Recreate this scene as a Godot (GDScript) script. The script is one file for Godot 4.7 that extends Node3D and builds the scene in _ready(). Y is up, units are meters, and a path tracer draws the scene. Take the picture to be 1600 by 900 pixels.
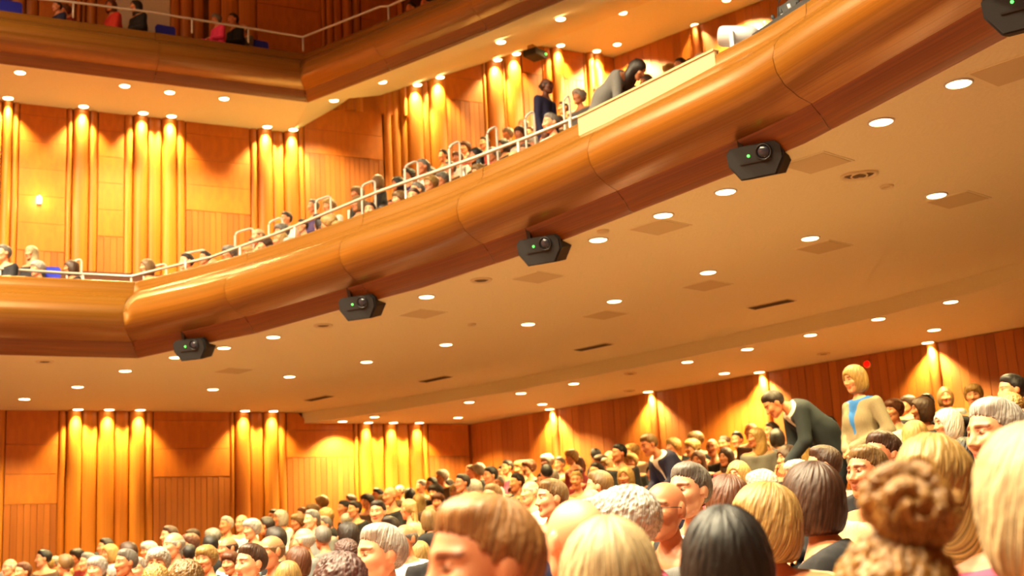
extends Node3D

const EYE := 1.2
var rng := RandomNumberGenerator.new()
var used := {}
var mats := {}

# ---------------------------------------------------------------- tables (metres; plan = x across, f away)
const SIDE_POINT := Vector2(-6.28, 22.8)
const SIDE_DIR := Vector2(0.88315, 0.46908)
const REAR_POINT := Vector2(-1.07, 25.7)
const REAR_DIR := Vector2(0.71902, -0.69499)
const LOW_STRIPS := [[-2.89, -2.72, 1], [-2.72, -2.52, 0], [-1.69, -1.56, 0], [-1.56, -1.31, 1], [-1.31, -1.05, 0], [-1.05, -0.77, 1], [-0.77, -0.52, 0], [-0.52, -0.25, 1], [-0.25, -0.11, 0], [1.23, 1.32, 0], [1.32, 1.6, 1], [1.6, 1.85, 0], [1.85, 2.12, 1], [2.12, 2.28, 0], [3.57, 3.67, 0], [3.67, 3.92, 1], [3.92, 4.18, 0], [4.18, 4.43, 1], [4.43, 4.69, 0], [4.69, 4.96, 1], [4.96, 5.09, 0]]
const LOW_PANELS := [[-2.52, -1.69, 1.65], [-0.11, 1.23, 2.06], [2.28, 3.56, 2.38], [5.09, 5.95, 2.38]]
const MID_STRIPS := [[-2.86, -2.72, 0], [-2.72, -2.55, 1], [-2.55, -2.43, 0], [-1.65, -1.54, 0], [-1.54, -1.26, 1], [-1.26, -1.1, 0], [-0.65, -0.49, 0], [-0.49, -0.23, 1], [-0.23, 0.02, 0], [0.02, 0.29, 1], [0.29, 0.46, 0], [1.67, 1.81, 0], [1.81, 2.1, 1], [2.1, 2.33, 0], [2.33, 2.61, 1], [2.61, 2.74, 0], [4.4, 4.58, 0], [4.58, 4.77, 0], [4.77, 4.92, 0], [4.92, 5.26, 1], [5.26, 5.42, 0], [5.42, 5.79, 1], [6.66, 6.76, 0], [6.76, 7.14, 1], [7.14, 7.22, 0], [7.22, 7.6, 1], [8.12, 8.18, 0], [8.18, 8.37, 0], [8.37, 8.66, 1], [9.16, 9.24, 0], [9.24, 9.44, 1], [9.44, 9.7, 1]]
const MID_PANELS := [[-2.43, -1.65, 5.96], [-1.1, -0.65, 6.3], [0.46, 1.66, 6.9], [2.74, 4.37, 8.24], [5.79, 6.66, 9.72], [7.63, 8.12, 10.54], [8.66, 9.17, 10.54], [9.7, 9.97, 10.54]]
const UP_STRIPS := [[-2.62, -2.39, 1], [-2.39, -2.17, 0], [-1.68, -1.53, 0], [-1.53, -1.44, 1], [-1.44, -1.35, 0], [-1.35, -1.17, 1], [0.17, 0.35, 0], [0.35, 0.59, 1], [0.59, 0.81, 0], [0.9, 1.14, 0], [1.14, 1.48, 0], [1.48, 1.84, 0], [3.14, 3.25, 0], [3.25, 3.41, 0], [3.41, 3.59, 0], [3.59, 3.81, 1], [3.81, 3.99, 0], [4.78, 4.92, 1], [4.92, 5.1, 0]]
const UP_PANELS := [[-2.17, -1.68], [-1.17, -0.83], [-0.83, 0.17], [1.84, 3.14], [3.99, 4.78]]
const LIP := [[-10.1, 14.97], [-6.68, 16.71], [-5.12, 17.51], [-3.25, 16.23], [-0.99, 14.17], [0.02, 13.04], [0.6, 12.32], [1.9, 10.53], [2.35, 9.83], [2.69, 9.12], [3.31, 7.75], [4.3, 5.56]]
const BEAM := [[-3.99, 24.02], [-2.1, 22.85], [-0.1, 21.3], [1.85, 19.47], [3.48, 17.8], [4.66, 16.4], [5.55, 15.0], [6.3, 13.5], [7.1, 11.4], [7.7, 9.4]]
const UP_LIP := [[-11.97, 17.75], [-8.08, 19.87], [-5.91, 21.05], [-3.5, 22.36], [-0.83, 20.26], [1.03, 18.66], [4.38, 15.79]]
const RAIL := [[-7.29, 16.87], [-6.87, 17.12], [-6.12, 17.57], [-5.35, 17.96], [-4.7, 17.54], [-4.03, 17.14], [-2.88, 16.06], [-1.49, 14.58], [-0.33, 13.53], [0.29, 12.91], [0.83, 12.34]]
const RAIL_POSTS := [[-5.93, 17.66], [-4.36, 17.09], [-3.53, 16.64], [-2.67, 15.81], [-1.91, 15.2], [-1.16, 14.53], [-0.45, 13.74], [0.15, 13.03], [0.67, 12.37], [-5.35, 17.96], [-6.87, 17.12]]
const UP_RAIL := [[-8.4, 19.55], [-7.03, 20.09], [-5.91, 20.62], [-4.36, 21.52], [-3.5, 22.03], [-1.98, 20.94], [-1.85, 20.95], [-0.99, 20.26], [-0.11, 19.49]]
const UP_RAIL_H := 9.72
const UP_POSTS := [[-6.99, 20.12], [-5.24, 20.99], [-4.38, 21.52], [-3.5, 22.03], [-1.85, 20.95]]
const DOWN_EDGE := [[3.19, 8.66], [2.84, 9.39], [1.91, 11.03], [1.43, 11.69], [0.87, 12.46], [-0.98, 14.62], [-3.09, 16.51], [-3.85, 17.07], [-4.62, 17.57], [-5.56, 18.41], [-6.63, 19.58], [-7.77, 20.47]]
const DOWN_MIDDLE := [[3.91, 11.54], [3.04, 12.89], [2.18, 14.19], [1.22, 15.47], [0.18, 16.62], [-0.95, 17.77], [-2.17, 18.81], [-3.46, 19.75], [-4.82, 20.58]]
const DOWN_REAR := [[5.32, 15.69], [4.67, 16.58], [3.99, 17.5], [3.28, 18.38], [2.53, 19.24], [0.9, 20.83], [0.05, 21.59], [-0.84, 22.33], [-2.61, 23.59], [-3.24, 23.98]]
const DOWN_LAST := [[5.71, 17.65], [3.28, 20.63], [0.42, 23.14], [-1.14, 24.39]]
const WASH_LOW := [-1.41, -0.9, -0.38, 1.46, 1.98, 3.8, 4.3, 4.83]
const WASH_MID := [-2.66, -1.4, -0.36, 0.15, 1.95, 2.46]
const WASH_SLOPE := [[5.09, 9.85], [5.6, 10.08], [6.95, 10.65], [7.41, 10.85], [8.51, 11.2], [9.42, 11.2]]
const WASH_REAR := [2.42, 4.73, 7.0, 9.9]
const DOWN_BOX := [[-7.9, 20.26], [-6.42, 21.09], [-5.76, 21.5], [-4.91, 21.94]]
const DOWN_SLOPE := [[-3.16, 23.42, 9.02], [-2.2, 23.03, 9.18], [0.05, 21.93, 9.37], [1.1, 21.15, 9.4]]
const DOWN_BAY := [[2.58, 26.7], [2.59, 25.08], [4.67, 24.74]]
const GRILLES := [[2.56, 10.34, 0.75], [4.17, 11.74, 0.75], [3.27, 13.31, 0.75], [1.44, 12.12, 0.75], [2.26, 14.89, 0.75], [1.15, 16.31, 0.75], [-1.1, 15.58, 0.75], [-4.13, 18.94, 0.75], [0.29, 13.96, 0.75], [3.49, 8.47, 0.75]]
const VENTS := [[3.25, 16.22, -0.75], [1.12, 18.65, -0.75], [-1.31, 20.83, -0.75], [-3.4, 22.24, -0.75]]
const ROUNDS := [[-0.33, 13.93, 0.12, 3.2], [2.97, 10.76, 0.12, 3.2], [3.05, 10.74, 0.12, 3.2], [-2.36, 15.94, 0.12, 3.2], [-6.31, 17.31, 0.12, 3.2], [3.35, 11.14, 0.06, 3.2], [-0.54, 16.41, 0.06, 3.2], [0.9, 12.13, 0.06, 3.2], [1.75, 20.07, 0.1, 3.0], [1.88, 22.03, 0.1, 3.0], [4.54, 19.19, 0.1, 3.0]]
const SPEAKERS := [[-4.17, 16.84, 3.14, -0.6], [-1.73, 14.83, 3.14, -0.74], [0.35, 12.61, 3.14, -0.89], [2.08, 10.21, 3.18, -1.0], [3.32, 7.69, 3.28, -1.15]]
const HOOPS := [[-5.2, 20.12, 5.31, 0.25, 0.37, 0, 0.88], [-4.32, 20.0, 5.58, 0.21, 0.28, 0, 1.15], [-3.73, 19.71, 5.64, 0.19, 0.21, 0, 1.21], [-2.91, 19.16, 5.78, 0.15, 0.23, 0, 1.35], [-2.14, 18.62, 5.81, 0.11, 0.2, 0, 1.38], [-1.45, 18.12, 5.91, 0.08, 0.19, 0, 1.48], [-0.77, 17.5, 5.96, 0.04, 0.15, 0, 1.53], [-0.22, 17.0, 5.97, 0.01, 0.13, 0, 1.54], [0.3, 16.52, 5.98, -0.02, 0.12, 0, 1.55], [0.8, 16.08, 6.01, -0.05, 0.08, 0, 1.58], [-5.6, 19.45, 4.94, 0.28, 0.33, 0, 0.51], [-1.0, 14.67, 4.42, 0.07, 0.24, 1, 0.87], [-0.28, 13.92, 4.43, 0.02, 0.23, 1, 0.88], [0.36, 13.2, 4.47, -0.03, 0.19, 1, 0.92], [-6.82, 19.57, 5.12, 0.34, 0.21, 0, 0.69]]
const BLUE_SEATS := [[-6.83, 5.14, -18.78, 0.35, "beside the fair-haired people in the balcony box", 0], [-8.22, 10.4, -20.73, 0.6, "peeping over the upper gallery front", 1], [-5.92, 10.4, -22.08, 0.6, "peeping over the upper gallery front", 1], [-4.39, 10.4, -22.97, 0.6, "peeping over the upper gallery front", 1]]
const PEOPLE := [
	[0.5, 0.032, -1.88, -150.0, 0.909, "seat", -40, "N", "ob", 0, "bk", "A", "front", 1],
	[0.82, 0.085, -2.18, -131.0, 0.993, "seat", -40, "O", "wb", 1, "bk", "A", "front", 1],
	[0.42, 0.085, -2.9, -148.0, 0.938, "seat", -40, "O", "bk", 2, "bk", "A", "front", 1],
	[0.15, 0.032, -2.65, -141.0, 0.963, "seat", -40, "O", "wb", 0, "cr", "A", "front", 1],
	[-0.09, 0.032, -2.25, -60.0, 0.989, "seat", 0, "S", "rb", 1, "rd", "", "front", 1],
	[1.05, 0.145, -3.43, -37.0, 1.029, "seat", 0, "L", "bl", 0, "pi", "", "front", 1],
	[0.75, 0.145, -4.25, -30.0, 0.99, "seat", -40, "O", "bl", 1, "cr", "", "front", 1],
	[0.12, 0.085, -3.64, -112.0, 1.005, "seat", -40, "B", "no", 2, "rd", "A", "front", 1],
	[0.31, 0.145, -4.43, -89.0, 1.005, "seat", -40, "W", "wh", 0, "pi", "A", "front", 1],
	[1.0, 0.212, -4.72, -107.0, 1.008, "seat", -40, "O", "br", 1, "bk", "A", "front", 1],
	[-0.64, 0.085, -4.48, -122.0, 0.929, "seat", -40, "W", "ma", 0, "cr", "A", "front", 1],
	[0.97, 0.286, -6.53, -98.0, 1.024, "seat", -40, "O", "rd", 1, "cr", "A", "front", 1],
	[-0.59, 0.145, -5.25, -56.0, 0.98, "seat", 0, "S", "wh", 2, "wh", "", "front", 1],
	[1.81, 0.286, -5.04, -30.0, 1.127, "seat", -40, "S", "wh", 0, "gr", "", "front", 1],
	[0.56, 0.212, -5.41, -41.0, 1.022, "seat", 0, "B", "no", 1, "gr", "G", "mid", 1],
	[-1.86, 0.145, -7.26, -126.0, 0.945, "seat", -40, "W", "db", 0, "cr", "A", "mid", 1],
	[1.65, 0.366, -6.4, -59.0, 1.037, "seat", 0, "S", "db", 1, "cr", "", "mid", 1],
	[0.75, 0.286, -6.1, -47.0, 1.054, "seat", 0, "S", "gy", 2, "bk", "J", "mid", 1],
	[2.66, 0.547, -7.94, -28.0, 1.007, "seat", -40, "O", "bk", 0, "bk", "G", "mid", 1],
	[3.94, 0.99, -11.84, -43.0, 1.059, "seat", -40, "H", "bk", 1, "bk", "", "mid", 1],
	[3.28, 0.647, -8.59, -111.0, 1.088, "seat", -40, "W", "rd", 0, "br", "A", "mid", 1],
	[3.21, 0.647, -9.86, -43.0, 0.915, "stand", -40, "O", "wh", 1, "lb", "", "mid", 1],
	[-2.56, 0.212, -9.17, -124.0, 0.921, "seat", -40, "W", "bl", 2, "cr", "A", "mid", 1],
	[-1.59, 0.286, -8.84, -130.0, 0.841, "seat", -40, "O", "bl", 0, "cr", "A", "mid", 1],
	[1.99, 0.453, -7.34, -60.0, 1.087, "seat", 0, "S", "br", 1, "bk", "", "mid", 1],
	[1.82, 0.755, -11.25, -39.0, 0.998, "seat", 0, "O", "bl", 0, "cr", "", "mid", 1],
	[-1.77, 0.366, -10.21, -80.0, 0.882, "seat", -40, "O", "rd", 1, "cr", "A", "mid", 1],
	[3.56, 0.647, -9.47, -131.0, 0.941, "stand", -40, "W", "bl", 2, "cr", "A", "mid", 1],
	[3.29, 0.869, -11.07, -137.0, 1.089, "seat", -40, "L", "bl", 0, "cr", "A", "mid", 1],
	[0.0, 0.453, -9.83, -60.0, 0.858, "seat", 0, "O", "rd", 1, "br", "", "mid", 1],
	[1.95, 0.547, -8.63, -58.0, 1.053, "seat", -40, "S", "br", 0, "bk", "", "mid", 1],
	[1.77, 0.547, -9.99, -90.0, 1.018, "seat", -40, "W", "wh", 1, "wh", "A", "mid", 1],
	[-1.74, 0.212, -8.35, -43.0, 0.98, "seat", 0, "S", "br", 2, "wh", "", "mid", 1],
	[-2.97, 0.286, -10.7, -39.0, 0.995, "seat", 40, "W", "wh", 0, "br", "", "mid", 1],
	[-2.14, 0.453, -12.5, -125.0, 0.942, "seat", -40, "O", "db", 1, "br", "A", "mid", 1],
	[-1.78, 0.547, -13.15, -72.0, 0.979, "seat", -40, "O", "dk", 0, "bk", "A", "mid", 1],
	[-0.92, 0.453, -11.32, -115.0, 0.835, "seat", -40, "O", "bl", 1, "wh", "A", "mid", 1],
	[0.18, 0.453, -9.11, -29.0, 1.062, "seat", -40, "S", "db", 2, "na", "", "mid", 1],
	[0.96, 0.647, -11.91, -140.0, 0.999, "seat", -40, "O", "db", 0, "cr", "A", "mid", 1],
	[2.61, 0.99, -13.01, -31.0, 1.02, "seat", -40, "O", "br", 1, "bk", "", "mid", 1],
	[2.32, 0.755, -11.27, -32.0, 0.981, "seat", -40, "W", "wh", 0, "wh", "", "mid", 1],
	[-1.85, 0.286, -9.59, -44.0, 1.003, "seat", 0, "F", "db", 1, "gr", "J", "mid", 1],
	[-1.44, 0.366, -10.53, -102.0, 0.915, "seat", -40, "W", "ma", 2, "bk", "A", "mid", 1],
	[0.49, 0.547, -10.11, -103.0, 0.983, "seat", -40, "F", "wh", 0, "na", "A", "mid", 1],
	[3.78, 0.755, -10.0, -46.0, 0.996, "stand", -40, "S", "bk", 1, "bk", "", "mid", 0],
	[-2.86, 0.366, -11.85, -56.0, 0.965, "seat", 40, "W", "bl", 0, "bk", "", "mid", 0],
	[-0.41, 0.453, -10.36, -108.0, 1.091, "seat", -40, "B", "no", 1, "br", "A", "mid", 0],
	[0.62, 0.647, -11.13, -63.0, 1.062, "seat", -40, "S", "db", 2, "na", "", "mid", 0],
	[3.49, 0.99, -12.15, -96.0, 1.017, "seat", -40, "W", "wh", 0, "wh", "A", "mid", 0],
	[-0.92, 0.366, -10.03, -40.0, 0.977, "seat", 0, "F", "gy", 1, "bk", "J", "mid", 0],
	[2.94, 1.118, -13.91, -147.0, 1.052, "seat", -40, "L", "bl", 0, "cr", "A", "mid", 0],
	[3.93, 0.99, -12.77, -47.0, 0.973, "stand", -40, "O", "br", 1, "bk", "", "mid", 0],
	[-4.25, 0.366, -13.14, -52.0, 0.966, "seat", 40, "W", "wh", 2, "wh", "", "mid", 0],
	[-0.15, 0.647, -12.93, -44.0, 0.995, "seat", -40, "O", "br", 0, "bk", "", "mid", 0],
	[0.04, 0.869, -14.87, -55.0, 0.995, "seat", 40, "O", "bl", 1, "lb", "", "mid", 0],
	[4.63, 1.118, -13.33, -24.0, 0.995, "stand", 0, "W", "bl", 0, "rd", "", "mid", 0],
	[-2.12, 0.366, -11.22, -109.0, 1.04, "seat", -40, "S", "dk", 1, "bk", "A", "mid", 0],
	[-1.99, 0.453, -11.84, -70.0, 0.985, "seat", -40, "F", "wh", 2, "gr", "A", "mid", 0],
	[-1.1, 0.755, -15.13, -126.0, 0.968, "seat", -40, "O", "db", 0, "bk", "A", "mid", 0],
	[1.24, 1.118, -16.07, -24.0, 1.014, "seat", 0, "O", "bl", 1, "bk", "", "mid", 0],
	[4.03, 1.118, -14.06, -56.0, 0.983, "stand", 0, "W", "rd", 0, "gr", "", "rear", 0],
	[-3.55, 0.366, -11.77, -43.0, 0.971, "seat", 0, "S", "gy", 1, "gr", "", "rear", 0],
	[-3.43, 0.547, -14.43, -117.0, 0.984, "seat", -40, "S", "bk", 2, "bk", "A", "rear", 0],
	[-2.27, 0.647, -14.84, -51.0, 0.916, "seat", 40, "K", "db", 0, "na", "", "rear", 0],
	[-0.33, 0.755, -13.4, -39.0, 1.059, "seat", 0, "S", "db", 1, "bk", "", "rear", 0],
	[2.64, 1.394, -17.16, -44.0, 1.0, "seat", 0, "L", "br", 0, "pi", "", "rear", 0],
	[2.74, 1.118, -15.28, -30.0, 0.927, "stand", -40, "L", "bl", 1, "gr", "", "rear", 0],
	[-3.33, 0.453, -12.53, -45.0, 1.03, "seat", 0, "F", "wh", 2, "bk", "", "rear", 0],
	[-2.77, 0.453, -12.42, -57.0, 0.864, "seat", 40, "W", "rd", 0, "bk", "", "rear", 0],
	[-2.09, 0.547, -13.62, -111.0, 0.977, "seat", -40, "S", "gy", 1, "gr", "A", "rear", 0],
	[-1.33, 0.547, -12.88, -44.0, 0.994, "seat", 0, "S", "dk", 0, "bk", "", "rear", 0],
	[-4.27, 0.453, -14.24, -93.0, 1.031, "seat", -40, "S", "br", 1, "br", "A", "rear", 0],
	[-3.74, 0.366, -12.78, -54.0, 0.936, "seat", 40, "S", "wh", 2, "li", "", "rear", 0],
	[-4.14, 0.647, -16.34, -46.0, 0.994, "seat", 0, "W", "rd", 0, "br", "", "rear", 0],
	[-3.0, 0.453, -13.34, -47.0, 1.002, "seat", 0, "F", "br", 1, "lb", "", "rear", 0],
	[-3.37, 0.755, -16.31, -38.0, 1.015, "seat", 0, "W", "wh", 0, "lb", "", "rear", 0],
	[-3.78, 1.118, -20.44, -50.0, 1.001, "seat", 0, "O", "wh", 1, "wh", "", "rear", 0],
	[0.06, 0.869, -14.34, -60.0, 1.035, "seat", 0, "F", "wh", 2, "wh", "", "rear", 0],
	[0.83, 1.543, -20.11, -122.0, 1.079, "seat", -40, "O", "rd", 0, "rd", "A", "rear", 0],
	[1.74, 1.118, -16.16, -26.0, 1.004, "seat", -40, "W", "bl", 1, "bk", "", "rear", 0],
	[2.52, 1.698, -19.49, -27.0, 1.04, "seat", -40, "W", "bl", 0, "br", "G", "rear", 0],
	[2.33, 1.394, -17.55, -28.0, 1.01, "seat", 0, "L", "rd", 1, "bk", "", "rear", 0],
	[3.57, 1.698, -18.46, -131.0, 1.024, "seat", -40, "O", "bk", 2, "bk", "A", "rear", 0],
	[-1.64, 0.755, -14.7, -54.0, 1.044, "seat", 40, "S", "dk", 0, "bk", "J", "rear", 0],
	[5.38, 1.543, -16.47, -53.0, 0.969, "stand", 40, "O", "db", 1, "gr", "", "rear", 0],
	[-5.78, 0.647, -18.43, -43.0, 1.009, "seat", 0, "O", "bl", 0, "br", "", "rear", 0],
	[-5.09, 0.647, -17.9, -44.0, 0.995, "seat", 0, "W", "wh", 1, "cr", "", "rear", 0],
	[-3.75, 0.453, -14.04, -55.0, 0.984, "seat", -40, "S", "gy", 2, "gr", "", "rear", 0],
	[-4.33, 0.755, -18.32, -87.0, 1.022, "seat", -40, "W", "gy", 0, "gr", "A", "rear", 0],
	[-2.8, 0.99, -18.61, -91.0, 1.001, "seat", -40, "W", "bl", 1, "bk", "A", "rear", 0],
	[-2.81, 0.869, -17.51, -61.0, 0.974, "seat", 40, "W", "db", 0, "br", "", "rear", 0],
	[-1.4, 0.869, -15.85, -95.0, 1.013, "seat", -40, "P", "bl", 1, "cr", "A", "rear", 0],
	[-0.69, 1.118, -17.5, -78.0, 1.051, "seat", -40, "W", "wh", 2, "br", "A", "rear", 0],
	[3.03, 1.394, -16.52, -25.0, 1.016, "seat", 0, "K", "bl", 0, "bk", "", "rear", 0],
	[-1.62, 1.253, -20.17, -105.0, 0.979, "seat", -40, "L", "bl", 1, "br", "A", "rear", 0],
	[-1.23, 1.118, -18.77, -51.0, 1.006, "seat", 40, "W", "rd", 0, "bk", "", "rear", 0],
	[-1.08, 1.394, -20.96, -27.0, 1.008, "seat", 0, "O", "bl", 1, "cr", "G", "rear", 0],
	[1.22, 1.543, -19.44, -34.0, 1.001, "seat", 0, "L", "bl", 2, "wh", "", "rear", 0],
	[0.64, 1.543, -20.98, -122.0, 0.907, "seat", -40, "L", "bl", 0, "br", "A", "rear", 0],
	[1.58, 1.543, -19.2, -25.0, 1.019, "seat", 0, "W", "bl", 1, "bk", "", "rear", 0],
	[-6.17, 0.453, -16.3, -39.0, 0.97, "seat", 0, "S", "rd", 0, "bk", "", "rear", 0],
	[-6.95, 0.647, -19.25, -60.0, 0.935, "seat", 40, "W", "bl", 1, "rd", "", "rear", 0],
	[-4.64, 0.453, -14.97, -63.0, 0.872, "seat", -40, "W", "wh", 2, "bk", "A", "rear", 0],
	[-4.74, 0.755, -17.63, -55.0, 1.052, "seat", 0, "S", "br", 0, "bk", "", "rear", 0],
	[-3.93, 0.547, -15.49, -116.0, 0.952, "seat", -40, "S", "bk", 1, "bk", "A", "rear", 0],
	[-4.82, 0.99, -21.23, -67.0, 0.965, "seat", -40, "O", "db", 0, "br", "A", "rear", 0],
	[-3.38, 0.99, -19.7, -50.0, 1.01, "seat", 0, "W", "db", 1, "br", "", "rear", 0],
	[-2.74, 0.869, -17.0, -51.0, 1.016, "seat", 0, "S", "gy", 2, "gr", "", "rear", 0],
	[-2.77, 1.118, -20.52, -102.0, 0.916, "seat", -40, "W", "wh", 0, "bk", "A", "rear", 0],
	[-0.72, 0.869, -16.17, -57.0, 0.919, "stand", 0, "S", "dk", 1, "br", "G", "rear", 0],
	[-0.39, 0.99, -17.01, -64.0, 0.928, "stand", 0, "S", "bk", 0, "wh", "", "rear", 0],
	[-0.38, 1.394, -19.7, -29.0, 1.005, "seat", 0, "S", "wh", 1, "bk", "", "rear", 0],
	[0.09, 1.698, -21.67, -60.0, 1.059, "seat", 0, "W", "rd", 2, "bk", "", "rear", 0],
	[-0.1, 1.253, -18.25, -60.0, 1.038, "seat", 0, "S", "dk", 0, "bk", "", "rear", 0],
	[-0.16, 1.394, -20.47, -30.0, 0.913, "seat", 0, "W", "br", 1, "bk", "", "rear", 0],
	[0.95, 1.253, -17.19, -43.0, 1.038, "seat", 0, "S", "dk", 0, "wh", "", "rear", 0],
	[0.7, 1.253, -17.62, -52.0, 0.985, "seat", 40, "S", "bl", 1, "cr", "", "rear", 0],
	[0.32, 0.99, -16.39, -131.0, 0.894, "stand", -40, "S", "bk", 2, "bk", "A", "rear", 0],
	[2.39, 1.86, -20.81, -27.0, 1.041, "seat", -40, "W", "bl", 0, "br", "", "rear", 0],
	[2.62, 1.543, -18.18, -63.0, 1.065, "seat", 40, "B", "no", 1, "bk", "G", "rear", 0],
	[4.42, 1.86, -19.0, -93.0, 1.043, "seat", -40, "W", "bk", 0, "bk", "A", "rear", 0],
	[4.88, 1.394, -15.65, -47.0, 0.959, "stand", 0, "S", "dk", 1, "bk", "", "rear", 0],
	[-6.78, 0.647, -18.68, -25.0, 1.002, "seat", -40, "S", "bk", 2, "br", "", "rear", 0],
	[-5.44, 0.453, -15.69, -91.0, 1.002, "seat", -40, "S", "db", 0, "gr", "A", "rear", 0],
	[-7.15, 0.755, -21.13, -41.0, 0.981, "seat", 0, "W", "dk", 1, "rd", "", "rear", 0],
	[-6.61, 0.755, -20.49, -92.0, 0.911, "seat", -40, "O", "bk", 0, "bk", "A", "rear", 0],
	[1.25, 1.118, -16.77, -24.0, 0.953, "stand", -40, "S", "bk", 1, "bk", "", "rear", 0],
	[-6.92, 0.547, -17.82, -39.0, 0.982, "seat", 0, "F", "wh", 2, "bk", "", "rear", 0],
	[-5.64, 0.547, -17.08, -52.0, 0.975, "seat", 0, "S", "gy", 0, "br", "", "rear", 0],
	[-7.32, 0.547, -18.69, -89.0, 0.874, "seat", -40, "W", "wh", 1, "wh", "A", "rear", 0],
	[-5.54, 0.99, -22.06, -66.0, 0.995, "seat", -40, "W", "br", 0, "br", "A", "rear", 0],
	[-3.71, 0.869, -19.0, -69.0, 1.057, "seat", -40, "S", "dk", 1, "bk", "A", "rear", 0],
	[-3.44, 1.253, -21.4, -51.0, 0.99, "seat", 0, "W", "db", 2, "br", "", "rear", 0],
	[-3.49, 1.394, -22.74, -71.0, 1.048, "seat", -40, "W", "bl", 0, "br", "A", "rear", 0],
	[-2.74, 0.869, -18.01, -51.0, 0.989, "seat", 0, "S", "gy", 1, "gr", "", "rear", 0],
	[-2.5, 1.118, -19.43, -53.0, 1.007, "seat", 0, "S", "dk", 0, "bk", "", "rear", 0],
	[-2.62, 1.394, -22.05, -38.0, 1.003, "seat", 0, "W", "bk", 1, "br", "G", "rear", 0],
	[-1.98, 1.118, -19.49, -34.0, 0.987, "seat", 0, "S", "dk", 2, "gr", "", "rear", 0],
	[-2.03, 1.253, -21.04, -54.0, 0.961, "seat", -40, "W", "db", 0, "bk", "", "rear", 0],
	[-0.67, 1.394, -21.13, -98.0, 0.929, "stand", -40, "W", "wh", 1, "bk", "A", "rear", 0],
	[1.23, 1.698, -20.84, -63.0, 1.016, "seat", 0, "W", "br", 0, "br", "", "rear", 0],
	[0.73, 1.394, -18.66, -62.0, 1.021, "seat", 0, "F", "br", 1, "rd", "", "rear", 0],
	[0.28, 1.394, -19.59, -31.0, 0.999, "seat", 0, "S", "br", 2, "bk", "", "rear", 0],
	[2.7, 1.86, -20.43, -28.0, 1.073, "seat", -40, "W", "db", 0, "bk", "", "rear", 0],
	[2.94, 1.698, -19.14, -39.0, 1.037, "seat", 0, "K", "br", 1, "bk", "", "rear", 0],
	[-5.97, 0.755, -18.85, -62.0, 1.01, "seat", 0, "S", "dk", 0, "bk", "", "rear", 0],
	[-4.51, 0.99, -20.0, -37.0, 1.04, "seat", 0, "S", "wh", 1, "wh", "", "rear", 0],
	[-4.18, 0.99, -19.56, -28.0, 1.033, "seat", 0, "F", "dk", 2, "wh", "G", "rear", 0],
	[-3.64, 0.755, -17.7, -58.0, 0.886, "seat", 40, "S", "bk", 0, "bk", "", "rear", 0],
	[-1.97, 1.543, -22.73, -105.0, 0.969, "seat", -40, "O", "bk", 1, "bk", "A", "rear", 0],
	[-1.54, 1.543, -22.15, -56.0, 1.059, "seat", 0, "S", "bk", 0, "bk", "", "rear", 0],
	[-1.29, 1.394, -21.5, -57.0, 0.908, "stand", 0, "W", "wh", 1, "br", "", "rear", 0],
	[1.83, 1.394, -18.68, -46.0, 0.968, "seat", 0, "O", "bk", 2, "bk", "", "rear", 0],
	[-6.9, 0.647, -19.61, -91.0, 0.824, "seat", -40, "W", "bl", 0, "br", "A", "rear", 0],
	[-6.0, 0.547, -17.38, -101.0, 0.857, "seat", -40, "W", "bl", 1, "br", "A", "rear", 0],
	[-3.7, 1.253, -21.99, -50.0, 0.986, "seat", 0, "S", "rd", 0, "bk", "", "rear", 0],
	[-2.88, 1.253, -21.07, -62.0, 0.999, "seat", 0, "S", "bk", 1, "bk", "", "rear", 0],
	[-1.31, 1.253, -19.54, -36.0, 1.044, "seat", 0, "W", "dk", 2, "bk", "", "rear", 0],
	[-0.04, 1.698, -22.29, -60.0, 1.097, "seat", 0, "W", "bl", 0, "br", "", "rear", 0],
	[0.43, 1.86, -23.48, -51.0, 1.119, "seat", 0, "W", "wh", 3, "bk", "", "rear", 0],
	[0.76, 1.394, -19.57, -62.0, 0.921, "stand", 0, "W", "bl", 0, "rd", "", "rear", 0],
	[1.24, 1.86, -22.27, -133.0, 1.074, "seat", -40, "S", "bk", 1, "bk", "A", "rear", 0],
	[1.43, 1.86, -21.68, -64.0, 0.999, "seat", 0, "B", "no", 2, "bk", "", "rear", 0],
	[0.39, 1.394, -18.98, -61.0, 0.987, "seat", 0, "W", "wh", 0, "br", "", "rear", 0],
	[1.78, 1.86, -21.31, -25.0, 1.036, "seat", -40, "W", "bl", 1, "br", "", "rear", 0],
	[3.27, 1.86, -19.97, -39.0, 1.01, "seat", 0, "S", "dk", 0, "bk", "G", "rear", 0],
	[3.74, 1.86, -19.62, -31.0, 1.071, "seat", -40, "S", "dk", 1, "br", "", "rear", 0],
	[5.24, 1.698, -17.63, -37.0, 0.915, "stand", -40, "W", "br", 2, "bk", "", "rear", 0],
	[-7.61, 0.755, -21.5, -41.0, 0.914, "seat", 0, "W", "wh", 0, "gr", "", "rear", 0],
	[-2.31, 1.394, -21.73, -44.0, 0.967, "seat", 0, "W", "bl", 1, "br", "", "rear", 0],
	[-1.84, 1.698, -23.72, -56.0, 1.007, "seat", 0, "S", "gy", 0, "bk", "", "rear", 0],
	[-1.34, 1.698, -23.41, -42.0, 0.978, "seat", 0, "W", "dk", 1, "rd", "", "rear", 0],
	[-0.37, 1.86, -24.01, -59.0, 1.04, "seat", 0, "S", "br", 2, "bk", "", "rear", 0],
	[-0.28, 1.86, -23.42, -59.0, 1.067, "seat", 0, "S", "dk", 0, "pi", "", "rear", 0],
	[-2.57, 1.543, -23.17, -54.0, 1.017, "seat", 0, "S", "bk", 1, "br", "", "rear", 0],
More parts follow.
